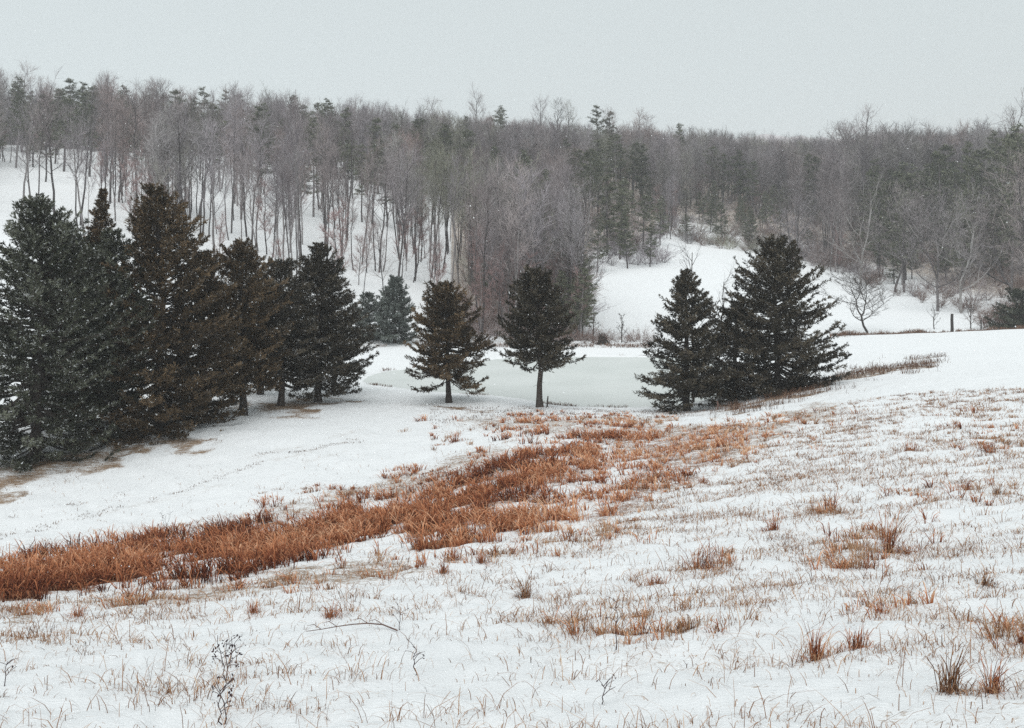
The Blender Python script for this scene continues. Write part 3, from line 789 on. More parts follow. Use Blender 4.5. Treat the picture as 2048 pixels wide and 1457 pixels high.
def scatter(name, arr, meshes, label):
    """one object that instances the given meshes on its points"""
    arr = np.array(arr)
    me = bpy.data.meshes.new(name); me.vertices.add(len(arr)); me.vertices.foreach_set('co', arr[:, :3].astype(np.float32).ravel())
    a = me.attributes.new('rot', 'FLOAT_VECTOR', 'POINT'); a.data.foreach_set('vector', np.column_stack([0 * arr[:, 3], 0 * arr[:, 3], arr[:, 3]]).astype(np.float32).ravel())
    a = me.attributes.new('scl', 'FLOAT_VECTOR', 'POINT'); a.data.foreach_set('vector', np.column_stack([arr[:, 4], arr[:, 4], arr[:, 5]]).astype(np.float32).ravel())
    o = link(name, me)
    for m in {m.name: m for q in meshes for m in q.materials}.values(): me.materials.append(m)
    col = bpy.data.collections.new(name + '_kinds')
    for q in meshes: col.objects.link(bpy.data.objects.new(name + '_kind', q))
    g = bpy.data.node_groups.new(name, 'GeometryNodeTree')
    g.interface.new_socket('Geometry', in_out='INPUT', socket_type='NodeSocketGeometry'); g.interface.new_socket('Geometry', in_out='OUTPUT', socket_type='NodeSocketGeometry')
    N = g.nodes.new; L = g.links.new
    gi, go = N('NodeGroupInput'), N('NodeGroupOutput')
    ci = N('GeometryNodeCollectionInfo'); ci.inputs['Collection'].default_value = col
    ci.inputs['Separate Children'].default_value = True; ci.inputs['Reset Children'].default_value = True
    ip = N('GeometryNodeInstanceOnPoints'); ip.inputs['Pick Instance'].default_value = True
    ra = N('GeometryNodeInputNamedAttribute'); ra.data_type = 'FLOAT_VECTOR'; ra.inputs['Name'].default_value = 'rot'
    sa = N('GeometryNodeInputNamedAttribute'); sa.data_type = 'FLOAT_VECTOR'; sa.inputs['Name'].default_value = 'scl'
    ri = N('FunctionNodeRandomValue'); ri.data_type = 'INT'
    L(gi.outputs[0], ip.inputs['Points']); L(ci.outputs[0], ip.inputs['Instance'])
    L(ra.outputs[0], ip.inputs['Rotation']); L(sa.outputs[0], ip.inputs['Scale'])
    for s in ri.inputs:
        if s.type == 'INT' and s.name == 'Min': s.default_value = 0
        if s.type == 'INT' and s.name == 'Max': s.default_value = len(meshes) - 1
    L([s for s in ri.outputs if s.type == 'INT'][0], ip.inputs['Instance Index'])
    L(ip.outputs[0], go.inputs[0])
    md = o.modifiers.new('scatter', 'NODES'); md.node_group = g
    tag(o, label, kind='stuff')
    return o
far = [s for k in stuff for s in stuff[k]]
scatter('hillside_woods', far, [t_[2] for t_ in TEMPL['bare'] + TEMPL['broad'][:1] + TEMPL['rusty'][:1]], 'mass of bare grey woods covering the ridge')

for k, (u, Y, vt) in enumerate(pines):
    x, y, z = at(u, Y); H = (HV - vt) / F * Y - z
    ridge = k < 17
    low = 1005 < u < 1200 and Y < 155
    s = H / 15
    w = np.clip(s, .5, 1.25) * rng.uniform(.95, 1.3)
    how = 'low' if H < 10 else 'tall' if H > 16 else 'middling'
    lab, grp = ((f'dark pine on the skyline ridge {where_in_woods(u)}', 'pines on the skyline') if ridge else
                (f'{how} grey green pine in the thicket {where_in_woods(u)}', 'pines behind the pond') if low else
                (f'{how} dull green pine among bare trees {where_in_woods(u)}', 'pines in the woods'))
    thing_tree('pine', 'pine_tree', (x, y, z), lab, 'tree', grp, (w, w, s), i=(4 if low or H < 10 else None))

# ------------------------------------------------------------------ single bare trees
def lone_tree(name, u, Y, vt, label, seed, cat='tree', tm='dark_twig', bm='bark', fork=False, **kw):
    x, y, z = at(u, Y); H = (HV - vt) / F * Y - z
    tr, cr = (forked_meshes if fork else bare_meshes)(seed, H=H, **kw)
    return put_tree(name, (x, y, z), label, cat, [('trunk', tr, M[bm], True), ('crown', cr, M[tm], False)])
lone_tree('spreading_tree', 1738, 127, 532, 'spreading leafless tree alone on the fence line before the right snowfield', 541, fork=True, depth=5, spread=.55, r0=.17, ntw=3, tw=.03, first=.2, up=.09, wide=2.1)
lone_tree('bare_tree', 1387, 66, 496, 'thin bare tree rising behind the slim pointed cedar', 502, spread=.14, limb_lo=.45, nl=10, ntw=5, nt2=3, tr_r=.07, tw=.016)
lone_tree('bare_sapling', 1438, 68, 556, 'slanting bare sapling between the slim and the broad cedar', 503, cat='sapling', spread=.2, limb_lo=.35, nl=9, ntw=5, nt2=3, tr_r=.05, tw=.014, wob=.03)
lone_tree('bare_sapling', 1243, 104, 632, 'small bare sapling above the shrubs on the pond far bank', 504, cat='sapling', spread=.25, limb_lo=.2, nl=10, ntw=6, nt2=4, tr_r=.05, tw=.03)
lone_tree('bare_sapling', 1186, 104, 610, 'forked bare sapling on the far bank below the grey green pines', 505, cat='sapling', spread=.25, limb_lo=.2, nl=8, ntw=6, nt2=4, tr_r=.06, tw=.025)
lone_tree('bare_sapling', 1630 + 310, 128, 610, 'crooked bare sapling right of the fence post', 506, cat='sapling', spread=.4, limb_lo=.15, nl=10, ntw=6, nt2=3, tr_r=.06, tw=.03, wob=.04)
lone_tree('bare_sapling', 1868, 130, 618, 'low twiggy sapling left of the fence post', 507, cat='sapling', spread=.5, limb_lo=.1, nl=10, ntw=6, nt2=3, tr_r=.05, tw=.03, wob=.04)
sy = [(1722,178,330,'tall bare sycamore with pale arching limbs left in the right woods',511), (1790,172,345,'broad pale limbed sycamore in the middle of the right woods',512),
      (1876,150,372,'dark trunked tree with snowy limbs at the front of the right woods',513), (1923,148,350,'pale limbed tree with crooked trunk at the right woods front',514), (2030,152,362,'bare tree with whitish boughs near the right picture edge',515)]
for u, Y, vt, lab, sd_ in sy:
    lone_tree('pale_limbed_tree', u, Y, vt, lab, sd_, tm='twig', bm='pale_bark' if sd_ in (511, 514) else 'grey_bark', fork=True, depth=5, spread=.48, r0=.22, ntw=2, tw=.026, first=.26, up=.08, wide=1.0)
tall = [(u_, Y_, v_) for u_, Y_, v_ in zip(np.linspace(1690, 2060, 17) + rng.normal(0, 7, 17), rng.uniform(215, 290, 17), 246 + rng.normal(0, 10, 17))] + [(45,255,140),(200,270,176),(530,285,190),(950,300,196),(870,296,204),(1080,304,205),(1110,306,210),(1140,308,214),(1240,312,222),(1270,316,226),(1300,318,240)]
for k, (u, Y, vt) in enumerate(tall):
    x, y, z = at(u, Y); H = (HV - vt) / F * Y - z; s = H / 15
    thing_tree('broad' if u > 1600 and k % 2 else 'bare', 'bare_tree', (x, y, z), *(('tall bare tree with spread crown above the right woods', 'tree', 'tall trees over the right woods') if u > 1600 else ('bare tree whose thin crown pokes above the skyline', 'tree', 'bare trees on the skyline')), (s * 1.25, s * 1.25, s))

# ------------------------------------------------------------------ brush and thickets
def shrub_mesh(seed, H=2.2, W=1.6, n=26, tw=.03):
    r = np.random.default_rng(seed); cr = MB()
    a = r.uniform(0, 6.283, n); el = r.uniform(.5, 1.45, n); ln = H * r.uniform(.6, 1.1, n)
    p = np.column_stack([np.cos(a) * .15, np.sin(a) * .15, np.full(n, -.05)])
    d = np.column_stack([np.cos(a) * np.cos(el) * W / H * 1.3, np.sin(a) * np.cos(el) * W / H * 1.3, np.sin(el)])
    e1 = p + d * ln[:, None]
    twigs(cr, p, e1, tw, tw * .5, r.uniform(.2, .6, n), r)
    K = 12; f = r.uniform(.2, 1, (n, K))
    p2 = (p[:, None] + (e1 - p)[:, None] * f[..., None]).reshape(-1, 3)
    e2 = p2 + unit(np.repeat(d, K, 0) + r.normal(0, .7, (n * K, 3))) * (np.repeat(ln, K) * r.uniform(.12, .35, n * K))[:, None]
    twigs(cr, p2, e2, tw * .7, tw * .3, r.uniform(.3, .9, n * K), r)
    return cr
shr = {'brush': [shrub_mesh(600 + i).mesh('brush_shrub', M['brush']) for i in range(4)], 'twig': [shrub_mesh(610 + i).mesh('grey_shrub', M['twig']) for i in range(4)]}
def put_shrub(u, Y, s, mat, lab, grp):
    x, y, z = at(u, Y)
    o = link('shrub', shr[mat][rng.integers(4)]); o.location = (x, y, z); o.rotation_euler = (0, 0, rng.uniform(0, 6.28)); o.scale = (s * rng.uniform(.9, 1.4), s * rng.uniform(.9, 1.4), s)
    tag(o, lab, 'shrub', grp)
for u in list(np.linspace(1165, 1295, 12)):
    put_shrub(u + rng.normal(0, 4), rng.uniform(101, 106), rng.uniform(.45, .85), 'brush', 'low brown shrub in the hedge on the far bank of the pond', 'shrubs on the pond far bank')
for u in np.linspace(930, 1165, 26):
    put_shrub(u + rng.normal(0, 5), rng.uniform(101, 118), rng.uniform(.7, 1.5), 'twig' if rng.uniform() < .5 else 'brush', 'twiggy shrub in the thicket between the two pond cedars', 'shrubs in the thicket behind the pond')
for u in np.linspace(1215, 1325, 12):
    put_shrub(u + rng.normal(0, 5), rng.uniform(178, 196), rng.uniform(1.0, 2.0), 'twig', 'grey shrub at the wood edge above the snowfield saddle', 'grey shrubs above the snowfield')
for u in np.linspace(1360, 1760, 46):
    Yb = np.interp(u, [1360, 1500, 1600, 1700, 1760], [212, 206, 198, 188, 172])
    put_shrub(u + rng.normal(0, 5), Yb + rng.uniform(0, 8), rng.uniform(.8, 1.8), 'twig' if rng.uniform() < .6 else 'brush', 'low twiggy shrub along the top edge of the right snowfield', 'shrubs along the snowfield edge')
for k in range(64):
    u = rng.uniform(1760, 2090); Y = rng.uniform(138, 178)
    x, y, z = at(u, Y); v_ = HV - F * z / Y
    if v_ < np.interp(u, edge_u, edge_v) + 6:
        put_shrub(u, Y, rng.uniform(.5, 1.1), 'brush', 'reddish brown brush under the trees at the right', 'brush under the right woods')
for k in range(16):
    put_shrub(rng.uniform(1960, 2060), rng.uniform(124, 134), rng.uniform(.8, 1.5), 'brush', 'reddish twiggy bush beside the cedar at the right edge', 'bushes by the right edge cedar')

und = []
for k in range(1300):
    u = rng.uniform(930, 2120); Y = rng.uniform(112, 290); x = (u - CU) / F * Y; z = gz(x, Y); d_ = np.interp(u, edge_u, edge_v) - (HV - F * z / Y)
    if d_ > 3 and not (u > 1760 and d_ < 60 and rng.uniform() < .7):
        sc = rng.uniform(.7, 2.0); und.append((x, Y, z, rng.uniform(0, 6.28), sc * 1.1, sc))
scatter('wood_undergrowth', und, shr['twig'] + shr['brush'][:2], 'twiggy undergrowth filling the woods beyond the pond')

# brush pile on the far bank, fence posts
r_ = np.random.default_rng(5)
x, y, z = at(1206, 101)
mb = MB()
for k in range(26):
    a = r_.uniform(0, 6.283); L_ = r_.uniform(.7, 1.5)
    b0 = np.array([math.cos(a), math.sin(a), 0]) * r_.uniform(.3, .8); b1 = np.array([-math.cos(a), -math.sin(a), 0]) * .2 + np.array([r_.normal(0, .2), 0, r_.uniform(.5, 1.15)])
    tube(mb, [b0, (b0 + b1) / 2 + r_.normal(0, .05, 3), b1], [.05, .04, .02], 4, r_.uniform(0, 1))
o = mb.build('brush_pile', M['bark']); o.location = (x, y, z); tag(o, 'small dark pile of branches on the far bank of the pond', 'brush pile')
def post(u, Y, vt, lab, rad=.10, grp=None):
    x, y, z = at(u, Y); H = (HV - vt) / F * Y - z
    m = MB(); zz = np.array([-.3, H * .3, H * .7, H * .97, H])
    tube(m, np.column_stack([.02 * np.sin(zz * 3), .015 * np.cos(zz * 2), zz]), np.array([1.1, 1.0, .96, .92, .7]) * rad, 8, .4)
    o = m.build('fence_post', M['wood'], smooth=False); o.location = (x, y, z); tag(o, lab, 'fence post', grp)
post(1904, 122, 628, 'stout dark wooden post standing in the brushy fence line', .17)
post(1962, 124, 640, 'thin grey stake right of the stout fence post', .07)
x, y, z = at(1094, 61.7)
mb = MB(); tube(mb, [(0, 0, -.1), (.03, 0, .4), (.06, .02, .66)], [.05, .045, .03], 6); o = mb.build('broken_stub', M['bark']); o.location = (x, y, z)
tag(o, 'short dark broken stub beside the leaning cedar trunk', 'stump')
x, y, z = at(1435, 59); mb = MB(); tube(mb, [(0, 0, -.1), (.02, 0, .3), (.0, .02, .52)], [.05, .05, .04], 6); o = mb.build('stake', M['brush']); o.location = (x, y, z)
tag(o, 'short reddish stake on the bank right of the slim cedar', 'stake')

# ------------------------------------------------------------------ grass
def scatter_px(n, u0, u1, y0, y1):
    Y = np.sqrt(rng.uniform(y0 ** 2, y1 ** 2, n)); u = rng.uniform(u0, u1, n); x = (u - CU) / F * Y
    return x, Y
# russet swale: clumps of arching blades
def clumps(x, y, nb, rad, hh, wid, lean, tint, droop, wind=0.0, wdir=math.pi):
    """blade arrays for clumps centred at x, y"""
    rep_ = np.repeat(np.arange(len(x)), nb); n = len(rep_)
    a = rng.uniform(0, 6.283, n); rr = np.abs(rng.normal(0, .5, n)) * rad[rep_]
    bx, by = x[rep_] + np.cos(a) * rr, y[rep_] + np.sin(a) * rr
    h = hh[rep_] * rng.uniform(.4, 1.1, n); a2 = a + rng.normal(0, .7, n); ll = h * np.abs(rng.normal(lean, lean * .6, n))
    lv = np.column_stack([np.cos(a2) * ll + wind * h * math.cos(wdir), np.sin(a2) * ll + wind * h * math.sin(wdir)])
    bz = height(bx, by)
    return np.column_stack([bx, by, bz - .02]), h, wid * rng.uniform(.7, 1.4, n) * np.interp(by, [7, 15, 40, 65], [.55, .8, 1.6, 2.2]), lv, np.clip(tint[rep_] + rng.normal(0, .12, n), 0, 1), np.clip(rng.normal(droop, .3, n), 0, 1.5)
x, y = scatter_px(52000, -260, 1580, 15, 62)
z = base_height(x, y); sw, rus, tn, ud, bd, sl = cover_fields(x, y, z)
u, v = project(x, y, z)
gap = fbm(x * .7, y * .7, 51)
thin = sstep(1000, 1350, u)
k = rng.uniform(0, 1, len(x)) < np.where(sw > .05, (.08 + .92 * sw) * sstep(.34, .52, gap) * (.66 - .26 * thin), .16 * tn * sstep(.50, .64, gap))
x, y, u, sw, gap, thin = x[k], y[k], u[k], sw[k], gap[k], thin[k]; n = len(x); print('swale clumps', n)
pale = fbm(x * .22, y * .35, 52)
hh = rng.uniform(.30, .78, n) * (.35 + 1.2 * fbm(x * .5, y * .5, 53)) * (1 - .35 * thin) * np.where(sw < .3, .7, 1)
tint = np.clip(.25 + .75 * (pale - .45) + .32 * thin + rng.normal(0, .10, n) + np.where(sw < .4, .15, 0), .05, .9)
ex, ey, eh, et = [], [], [], []
for pu_, pv_, du, dv_, k_ in [(1740,1075,120,50,60),(1690,1125,70,22,26),(1985,885,80,30,40),(1930,835,110,18,30),(1440,1125,60,26,24),(1250,1255,230,30,40),(1360,1262,120,18,24),(1640,1020,60,26,18),(1890,990,150,36,40),(1560,870,130,40,50),(1430,905,110,34,60),
        (1330,960,90,30,40),(1200,1070,110,20,36),(1000,1110,160,22,40),(760,1140,160,18,34),(560,1175,140,16,30),(300,1205,200,16,34),(60,1225,80,12,16),(900,880,60,26,16),(1080,850,180,16,50),(1280,845,140,14,44),(1470,855,120,16,40),(1620,830,90,14,26),(700,985,160,20,34),(480,1050,160,14,30),(860,945,100,20,28),(2000,1270,70,30,20),(1800,1220,120,20,20)]:
    uu = rng.normal(pu_, du * .5, k_); vv = rng.normal(pv_, dv_ * .5, k_)
    Yg = np.geomspace(7, 66, 700); xg = (pu_ - CU) / F * Yg; vg = HV - F * base_height(xg, Yg) / Yg
    Yc = Yg[np.argmax(vg <= pv_)]; sl_ = Yg[max(0, int(np.argmax(vg <= pv_ + 8)))] - Yc
    yy_ = np.maximum(7, Yc + (vv - pv_) / 8.0 * sl_)
    ex.append((uu - CU) / F * yy_); ey.append(yy_); eh.append(rng.uniform(.16, .40, k_)); et.append(rng.uniform(.25, .7, k_))
ex, ey, eh, et = map(np.concatenate, (ex, ey, eh, et))
keep_ = rng.uniform(0, 1, len(ex)) < .75; ex, ey, eh, et = ex[keep_], ey[keep_], eh[keep_], et[keep_]
j = rng.uniform(0, 1, len(ex)) < .30
x, y, hh, tint = np.concatenate([x, ex[j]]), np.concatenate([y, ey[j]]), np.concatenate([hh, eh[j]]), np.concatenate([tint, et[j]]); n = len(x)
ex, ey, eh = ex[~j], ey[~j], eh[~j]
mb = MB()
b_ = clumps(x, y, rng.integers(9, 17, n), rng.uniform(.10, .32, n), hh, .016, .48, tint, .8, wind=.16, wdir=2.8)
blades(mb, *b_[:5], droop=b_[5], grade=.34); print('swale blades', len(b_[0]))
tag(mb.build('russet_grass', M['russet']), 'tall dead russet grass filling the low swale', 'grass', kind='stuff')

# straw stubble over the snow slopes
x, y = scatter_px(540000, -150, 2250, 6.3, 46)
dn = fbm(x * .55 - .15 * y, y * 1.3 + .3 * x, 61, 4)
row = .5 + .5 * np.sin((y - .22 * x + 1.4 * fbm(x * .18, y * .18, 21)) * 2 * math.pi / 1.15 + 2.5 * fbm(x * .5, y * .5, 23))
z = base_height(x, y); u, v = project(x, y, z)
sw = polydist(u, v * 2.0, [(a, b_ * 2.0) for a, b_ in swale_px])
field = v > np.interp(u, [-200, 0, 520, 880, 1150, 1400, 1560, 1700, 2048, 2300], [1225, 1215, 1150, 1105, 1060, 960, 880, 810, 770, 770])
pr = (.055 + .8 * sstep(.43, .70, dn) * (.3 + .7 * row)) * np.where(u > 1000, 1.3, .9)
pr = np.where(field, pr, np.where(sw < 70, .25 * sstep(.4, .6, dn), .012)) * np.interp(y, [6, 10, 20, 46], [1.2, .95, .5, .40])
k = rng.uniform(0, 1, len(x)) < pr
x, y, u, v, dn = x[k], y[k], u[k], v[k], dn[k]; z = height(x, y); n = len(x); print('straw blades', n)
h = rng.gamma(3.2, .038, n).clip(.03, .36); ang = rng.uniform(0, 6.283, n); ll = h * rng.gamma(2., .42, n)
mb = MB()
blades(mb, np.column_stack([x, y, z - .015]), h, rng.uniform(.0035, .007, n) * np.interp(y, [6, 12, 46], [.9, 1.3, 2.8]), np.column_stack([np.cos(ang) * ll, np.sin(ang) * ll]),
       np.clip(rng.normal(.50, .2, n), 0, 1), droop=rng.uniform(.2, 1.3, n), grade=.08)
# looser little clumps among the stubble
x, y = scatter_px(9000, -150, 2250, 7, 50); z = base_height(x, y); u, v = project(x, y, z)
field = v > np.interp(u, [-200, 0, 520, 880, 1150, 1400, 1560, 1700, 2048, 2300], [1225, 1215, 1150, 1105, 1060, 960, 880, 800, 760, 760])
dn = fbm(x * .35, y * .8, 63, 3)
k = field & (rng.uniform(0, 1, len(x)) < .9 * sstep(.45, .68, dn) * np.where(u > 900, 1, .55)); x, y = x[k], y[k]; n = len(x)
b_ = clumps(x, y, rng.integers(8, 26, n), rng.uniform(.15, .6, n), rng.uniform(.08, .26, n), .008, .75, rng.uniform(.25, .6, n), .8)
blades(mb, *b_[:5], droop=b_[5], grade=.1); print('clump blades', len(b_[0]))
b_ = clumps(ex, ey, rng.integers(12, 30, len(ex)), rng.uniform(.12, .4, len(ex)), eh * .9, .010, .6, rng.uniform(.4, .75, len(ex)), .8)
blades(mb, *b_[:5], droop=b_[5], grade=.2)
# flattened streaks of pale grass beside the swale
x, y = scatter_px(150000, -100, 1700, 15, 62); z = base_height(x, y); tn = cover_fields(x, y, z)[2]
k = rng.uniform(0, 1, len(x)) < .42 * tn * sstep(.44, .62, fbm(x * .35, y * 1.1, 67, 4)); x, y = x[k], y[k]; n = len(x); z = height(x, y)
h = rng.uniform(.04, .14, n); ang = rng.normal(0, .7, n) + math.pi * rng.integers(0, 2, n); ll = h * rng.uniform(.6, 2.6, n)
blades(mb, np.column_stack([x, y, z - .01]), h, .010 * np.interp(y, [15, 60], [.8, 2]), np.column_stack([np.cos(ang) * ll, np.sin(ang) * ll]), np.clip(rng.normal(.5, .2, n), 0, 1), droop=1.0, grade=.1); print('streak blades', n)
tag(mb.build('straw_stubble', M['straw']), 'short straw coloured stubble poking through the snow', 'grass', kind='stuff')

# grass along banks, shore, under the trees and along the fence line
pts = []
x, y = scatter_px(160000, -150, 2200, 36, 82); z = base_height(x, y)
sw_, rus_, tn_, ud_, bd_, sl_ = cover_fields(x, y, z)
pr = bd_ * .9 + ud_ * .42 + tn_ * .05
k = rng.uniform(0, 1, len(x)) < pr * .8
pts.append((x[k], y[k], np.where(bd_[k] > .3, rng.uniform(.2, .55, k.sum()), rng.uniform(.05, .16, k.sum()))))
i = rng.integers(0, len(pond), 5000); tq = rng.uniform(0, 1, 5000)[:, None]
pp = pond[i] * (1 - tq) + np.roll(pond, -1, 0)[i] * tq; dv = unit(pp - c0) * rng.uniform(.05, .8, 5000)[:, None]
pp = pp + dv; k = fbm(pp[:, 0] * .45, pp[:, 1] * .45, 71) > .60
pts.append((pp[k, 0], pp[k, 1], rng.uniform(.05, .28, k.sum())))
n = 9000; u = rng.uniform(1660, 2120, n); Y = np.interp(u, [1660, 1800, 1930, 2048, 2120], [114, 119, 119, 112, 108]) + rng.normal(3, 1.6, n)
k = fbm(u * .03, Y * .3, 72) > .26
pts.append(((u[k] - CU) / F * Y[k], Y[k], rng.uniform(.15, 1.0, k.sum()) * (.25 + .75 * sstep(.3, .7, fbm(u[k] * .05, Y[k] * .2, 75)))))
n = 4000; u = rng.uniform(700, 1300, n); Y = rng.uniform(96, 100.5, n); k = fbm(u * .02, Y * .3, 73) > .5
pts.append(((u[k] - CU) / F * Y[k], Y[k], rng.uniform(.1, .45, k.sum())))
n = 5000; u = rng.uniform(860, 1480, n); Y = rng.uniform(55, 62, n); k = fbm(u * .03, Y * .8, 74) > .5
pts.append(((u[k] - CU) / F * Y[k], Y[k], rng.uniform(.05, .18, k.sum())))
for off in (0, 34):
    n = 1500; u = rng.uniform(-100, 760, n); v = np.interp(u, [-100, 0, 300, 500, 700, 760], [1098, 1068, 1006, 958, 900, 885]) - off * np.interp(u, [0, 760], [1, .5]) + rng.normal(0, 3, n)
    Y = np.interp(v, [880, 940, 1000, 1070, 1100], [50, 46, 41, 36.5, 33]); k = fbm(u * .02, v * .02, 76 + off) > .52
    pts.append(((u[k] - CU) / F * Y[k], Y[k], rng.uniform(.03, .12, k.sum())))
x = np.concatenate([a[0] for a in pts]); y = np.concatenate([a[1] for a in pts]); h = np.concatenate([a[2] for a in pts]); n = len(x)
z = height(x, y); ang = rng.uniform(0, 6.283, n); ll = h * rng.uniform(.1, .8, n)
mb = MB()
blades(mb, np.column_stack([x, y, z - .02]), h, .018 * np.interp(y, [40, 120], [.8, 2.0]), np.column_stack([np.cos(ang) * ll, np.sin(ang) * ll]), np.clip(rng.normal(.4, .2, n), 0, 1))
tag(mb.build('bank_grass', M['bankgrass']), 'dark dead grass along banks and under the cedars', 'grass', kind='stuff')

# single tufts: (u, v of base, height px, width px, label)
tufts = [
 (1632,1318,112,70,'tall russet grass tuft, left one of the joined pair low at the right'),(1712,1300,72,110,'broad bushy grass tuft, right one of the joined pair low at the right'),
 (1905,1388,150,80,'tallest fanned grass tuft near the bottom right corner'),(1984,1386,112,52,'narrow upright grass tuft beside the tallest one near the bottom right corner'),
 (1422,1140,92,96,'dense russet grass tuft standing alone right of the swale end'),(1690,1136,54,90,'low dark grass tuft below the taller one on the right slope'),
 (1808,1108,120,84,'tall ragged grass tuft in the middle of the right slope'),(1982,1176,44,84,'squat dark russet grass tuft near the right edge'),
 (1535,1062,56,50,'thin sparse grass tuft above the dense lone tuft'),(1662,1022,52,44,'small upright grass tuft high on the right slope'),
 (1826,902,34,40,'small curled tan tuft high on the snowy right slope'),(1924,976,36,40,'little brown tuft, left of two near the upper right field edge'),
 (2002,990,34,52,'little brown tuft, right of two near the upper right field edge'),(1044,1196,76,46,'upright grass tuft on bare snow below the swale middle'),
 (905,1118,56,58,'round tan tuft hanging on the lower rim of the swale'),(972,1128,44,58,'low tan tuft right of the round one on the swale rim'),
 (878,1146,42,42,'dark small tuft just below the swale rim'),(1312,1168,34,64,'low straw tuft left of the dense lone tuft'),
 (150,1234,40,50,'small russet tuft under the swale near the left edge'),(662,1232,50,62,'sparse upright tuft below the swale left of centre'),
 (508,1226,44,36,'thin fringe tuft below the left swale'),(486,1176,40,46,'pale straw tuft at the lower swale rim left of centre'),
 (1375,1262,46,50,'dark green brown tuft in the stubble right of centre'),(1770,1214,30,90,'flattened olive tuft lying over the snow at right'),
 (2036,1290,50,60,'arching straw tuft cut by the right picture edge'),(914,884,30,34,'small orange tuft above the swale below the bushy shore cedar'),
 (1405,964,26,40,'dark russet tuft at the right end of the swale'),(1990,905,34,60,'brown flattened tuft at the upper right field edge')]
for u, v, hp, wp, lab in tufts:
    Yg = np.geomspace(6.4, 70, 1500); xg = (u - CU) / F * Yg; zg = height(xg, Yg); vg = HV - F * zg / Yg
    j = int(np.argmax(vg <= v)); Y = Yg[j]; x0_, z0_ = xg[j], zg[j]
    hm_, wm = hp / F * Y, wp / F * Y
    nb_ = int(34 + wp * .6)
    c_ = rng.integers(1, 3); cxs = rng.normal(0, .17, c_) * wm; cys = rng.normal(0, .15, c_) * wm
    ci_ = rng.integers(0, c_, nb_); a = rng.uniform(0, 6.283, nb_); rr = np.abs(rng.normal(0, .13, nb_)) * wm
    p = np.column_stack([cxs[ci_] + np.cos(a) * rr, cys[ci_] + np.sin(a) * rr, np.full(nb_, -.03)])
    p[:, 2] += height(p[:, 0] + x0_, p[:, 1] + Y) - z0_
    h = hm_ * rng.choice([.35, .6, .85, 1.05], nb_, p=[.34, .3, .22, .14]) * rng.uniform(.8, 1.1, nb_)
    ll = h * np.abs(rng.normal(.28, .28, nb_)); a2 = a + rng.normal(0, .9, nb_)
    mb = MB(); blades(mb, p, h, rng.uniform(.004, .0085, nb_) * np.interp(Y, [7, 40], [1, 2.4]), np.column_stack([np.cos(a2) * ll + .06 * h, np.sin(a2) * ll]), np.clip(rng.normal(.36, .2, nb_), 0, 1), droop=rng.uniform(.2, 1.1, nb_))
    q_ = rng.uniform(0, 6.283, nb_); rr = np.abs(rng.normal(0, .27, nb_)) * wm; hb = hm_ * rng.uniform(.12, .32, nb_)
    pb = np.column_stack([np.cos(q_) * rr, np.sin(q_) * rr, np.zeros(nb_)]); pb[:, 2] = height(pb[:, 0] + x0_, pb[:, 1] + Y) - z0_ - .02
    ll = hb * rng.uniform(.5, 1.6, nb_); q_ += rng.normal(0, .8, nb_)
    blades(mb, pb, hb, rng.uniform(.004, .008, nb_) * np.interp(Y, [7, 40], [1, 2.2]), np.column_stack([np.cos(q_) * ll, np.sin(q_) * ll]), np.clip(rng.normal(.3, .2, nb_), 0, 1), droop=1.0)
    o = mb.build('grass_tuft', M['russet'] if rng.uniform() < .8 else M['straw']); o.location = (x0_, Y, z0_); tag(o, lab, 'grass tuft', 'grass tufts on the snow')

# weeds and stalks
def gpoint(u, v):
    Yg = np.geomspace(5.5, 70, 1500); xg = (u - CU) / F * Yg; zg = height(xg, Yg); vg = HV - F * zg / Yg
    j = int(np.argmax(vg <= v)); return xg[j], Yg[j], zg[j]
def weed(u, v, hp, wp, lab, seed, stems=3, pods=14, name='dead_weed'):
    r = np.random.default_rng(seed); x, y, z = gpoint(u, v); H, Wd = hp / F * y, wp / F * y
    root = empty(name, (x, y, z)); tag(root, lab, 'weed')
    st, pd = MB(), MB()
    for k in range(stems):
        dx = (k - (stems - 1) / 2) / max(1, stems) * Wd + r.normal(0, .02)
        hh = H * r.uniform(.75, 1.0); s = np.linspace(0, 1, 7)
        pts = np.column_stack([dx * s + r.normal(0, .012, 7), r.normal(0, .015, 7), -.03 + (hh + .03) * s])
        tube(st, pts, np.linspace(.005, .0025, 7), 5, .3)
        for j in range(5):
            q = r.uniform(.35, .95); b0 = np.array([np.interp(q, s, pts[:, i]) for i in range(3)])
            b1 = b0 + np.array([r.choice([-1, 1]) * r.uniform(.04, .10), r.normal(0, .04), r.uniform(.02, .10)])
            tube(st, [b0, (b0 + b1) / 2 + [0, 0, .01], b1], [.003, .0025, .002], 4, .4)
            m = max(1, pods // 5); pc = np.repeat(b1[None], m, 0) + r.normal(0, .012, (m, 3))
            leaves(pd, pc, unit(r.normal(0, 1, (m, 3))), r.uniform(.02, .045, m), r.uniform(.012, .022, m), r.uniform(0, .7, m), r)
    st.build('stem', M['weed'], root); pd.build('seed_pod', M['weed'], root)
weed(452, 1362, 92, 60, 'dark dead weed with curled seed pods low on the left snow', 701, 3, 26)
weed(446, 1452, 108, 40, 'dark branching weed with small pods at the bottom edge', 702, 2, 18)
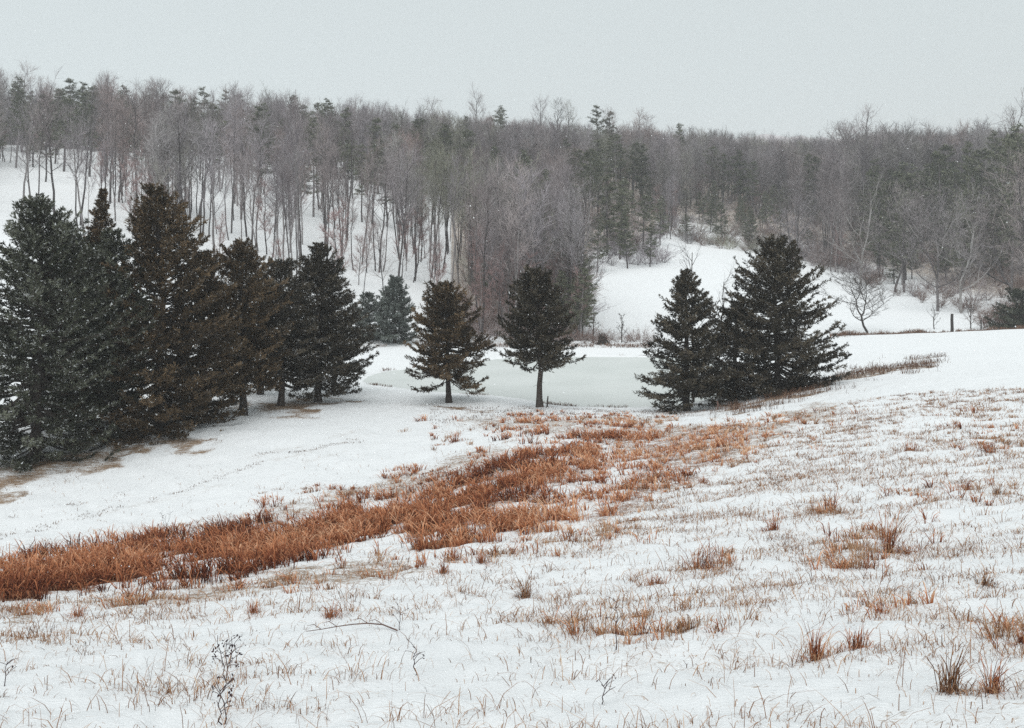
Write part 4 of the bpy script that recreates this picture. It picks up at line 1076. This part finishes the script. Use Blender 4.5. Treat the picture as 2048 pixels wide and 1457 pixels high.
weed(1232, 1300, 110, 24, 'thin leaning weed stalk in the stubble right of centre', 703, 1, 6)
weed(828, 1352, 62, 16, 'single short dark stalk right of the curled pod weed', 704, 1, 6)
weed(8, 1372, 62, 14, 'thin dark stalk at the left picture edge', 705, 1, 4)
weed(1204, 1410, 46, 12, 'short knobbly stalk at the bottom right of centre', 706, 1, 6)
weed(800, 1262, 48, 10, 'slender stalk on snow below the swale', 707, 1, 3)
weed(332, 1066, 44, 30, 'tall dark stems sticking up at the upper swale rim', 708, 3, 6)
weed(700, 1006, 40, 30, 'dark stems on the upper swale rim left of centre', 709, 3, 6)
x, y, z = gpoint(700, 1264)
mb = MB(); s = np.linspace(-.5, .55, 7)
gp = np.column_stack([s, .05 * np.sin(s * 4), height(x + s, y + .05 * np.sin(s * 4)) - z + .025 + .05 * (1 - (s / .55) ** 2)])
tube(mb, gp, np.linspace(.004, .010, 7), 5, .4)
for q in (1, 2, 4, 5): tube(mb, [gp[q], gp[q] + [-.09, .02, .05], gp[q] + [-.17, .03, .03]], [.005, .004, .002], 4, .4)
o = mb.build('fallen_twig', M['brush']); o.location = (x, y, z); tag(o, 'fallen bare twig lying on the snow below the swale', 'twig')

# ------------------------------------------------------------------ snow falling
n = 15000; Y = np.cbrt(rng.uniform(9 ** 3, 62 ** 3, n)); u = rng.uniform(-150, 2200, n); v = rng.uniform(-100, 1200, n)
p = np.column_stack([(u - CU) / F * Y, Y, (HV - v) / F * Y]); k = p[:, 2] > height(p[:, 0], p[:, 1]) + .1; p = p[k]; n = len(p)
s = rng.uniform(.003, .009, n)[:, None, None]
tet = np.array([(1, 0, -.5), (-.6, .8, -.5), (-.6, -.8, -.5), (0, 0, 1.3)])
V = (p[:, None] + tet[None] * s).reshape(-1, 3); i = np.arange(n)[:, None] * 4
mb = MB(); mb.add(V, np.concatenate([i + [0, 1, 3], i + [1, 2, 3], i + [2, 0, 3], i + [0, 2, 1]]))
tag(mb.build('falling_snow', M['flake']), 'scattered snowflakes drifting through the air', kind='stuff')
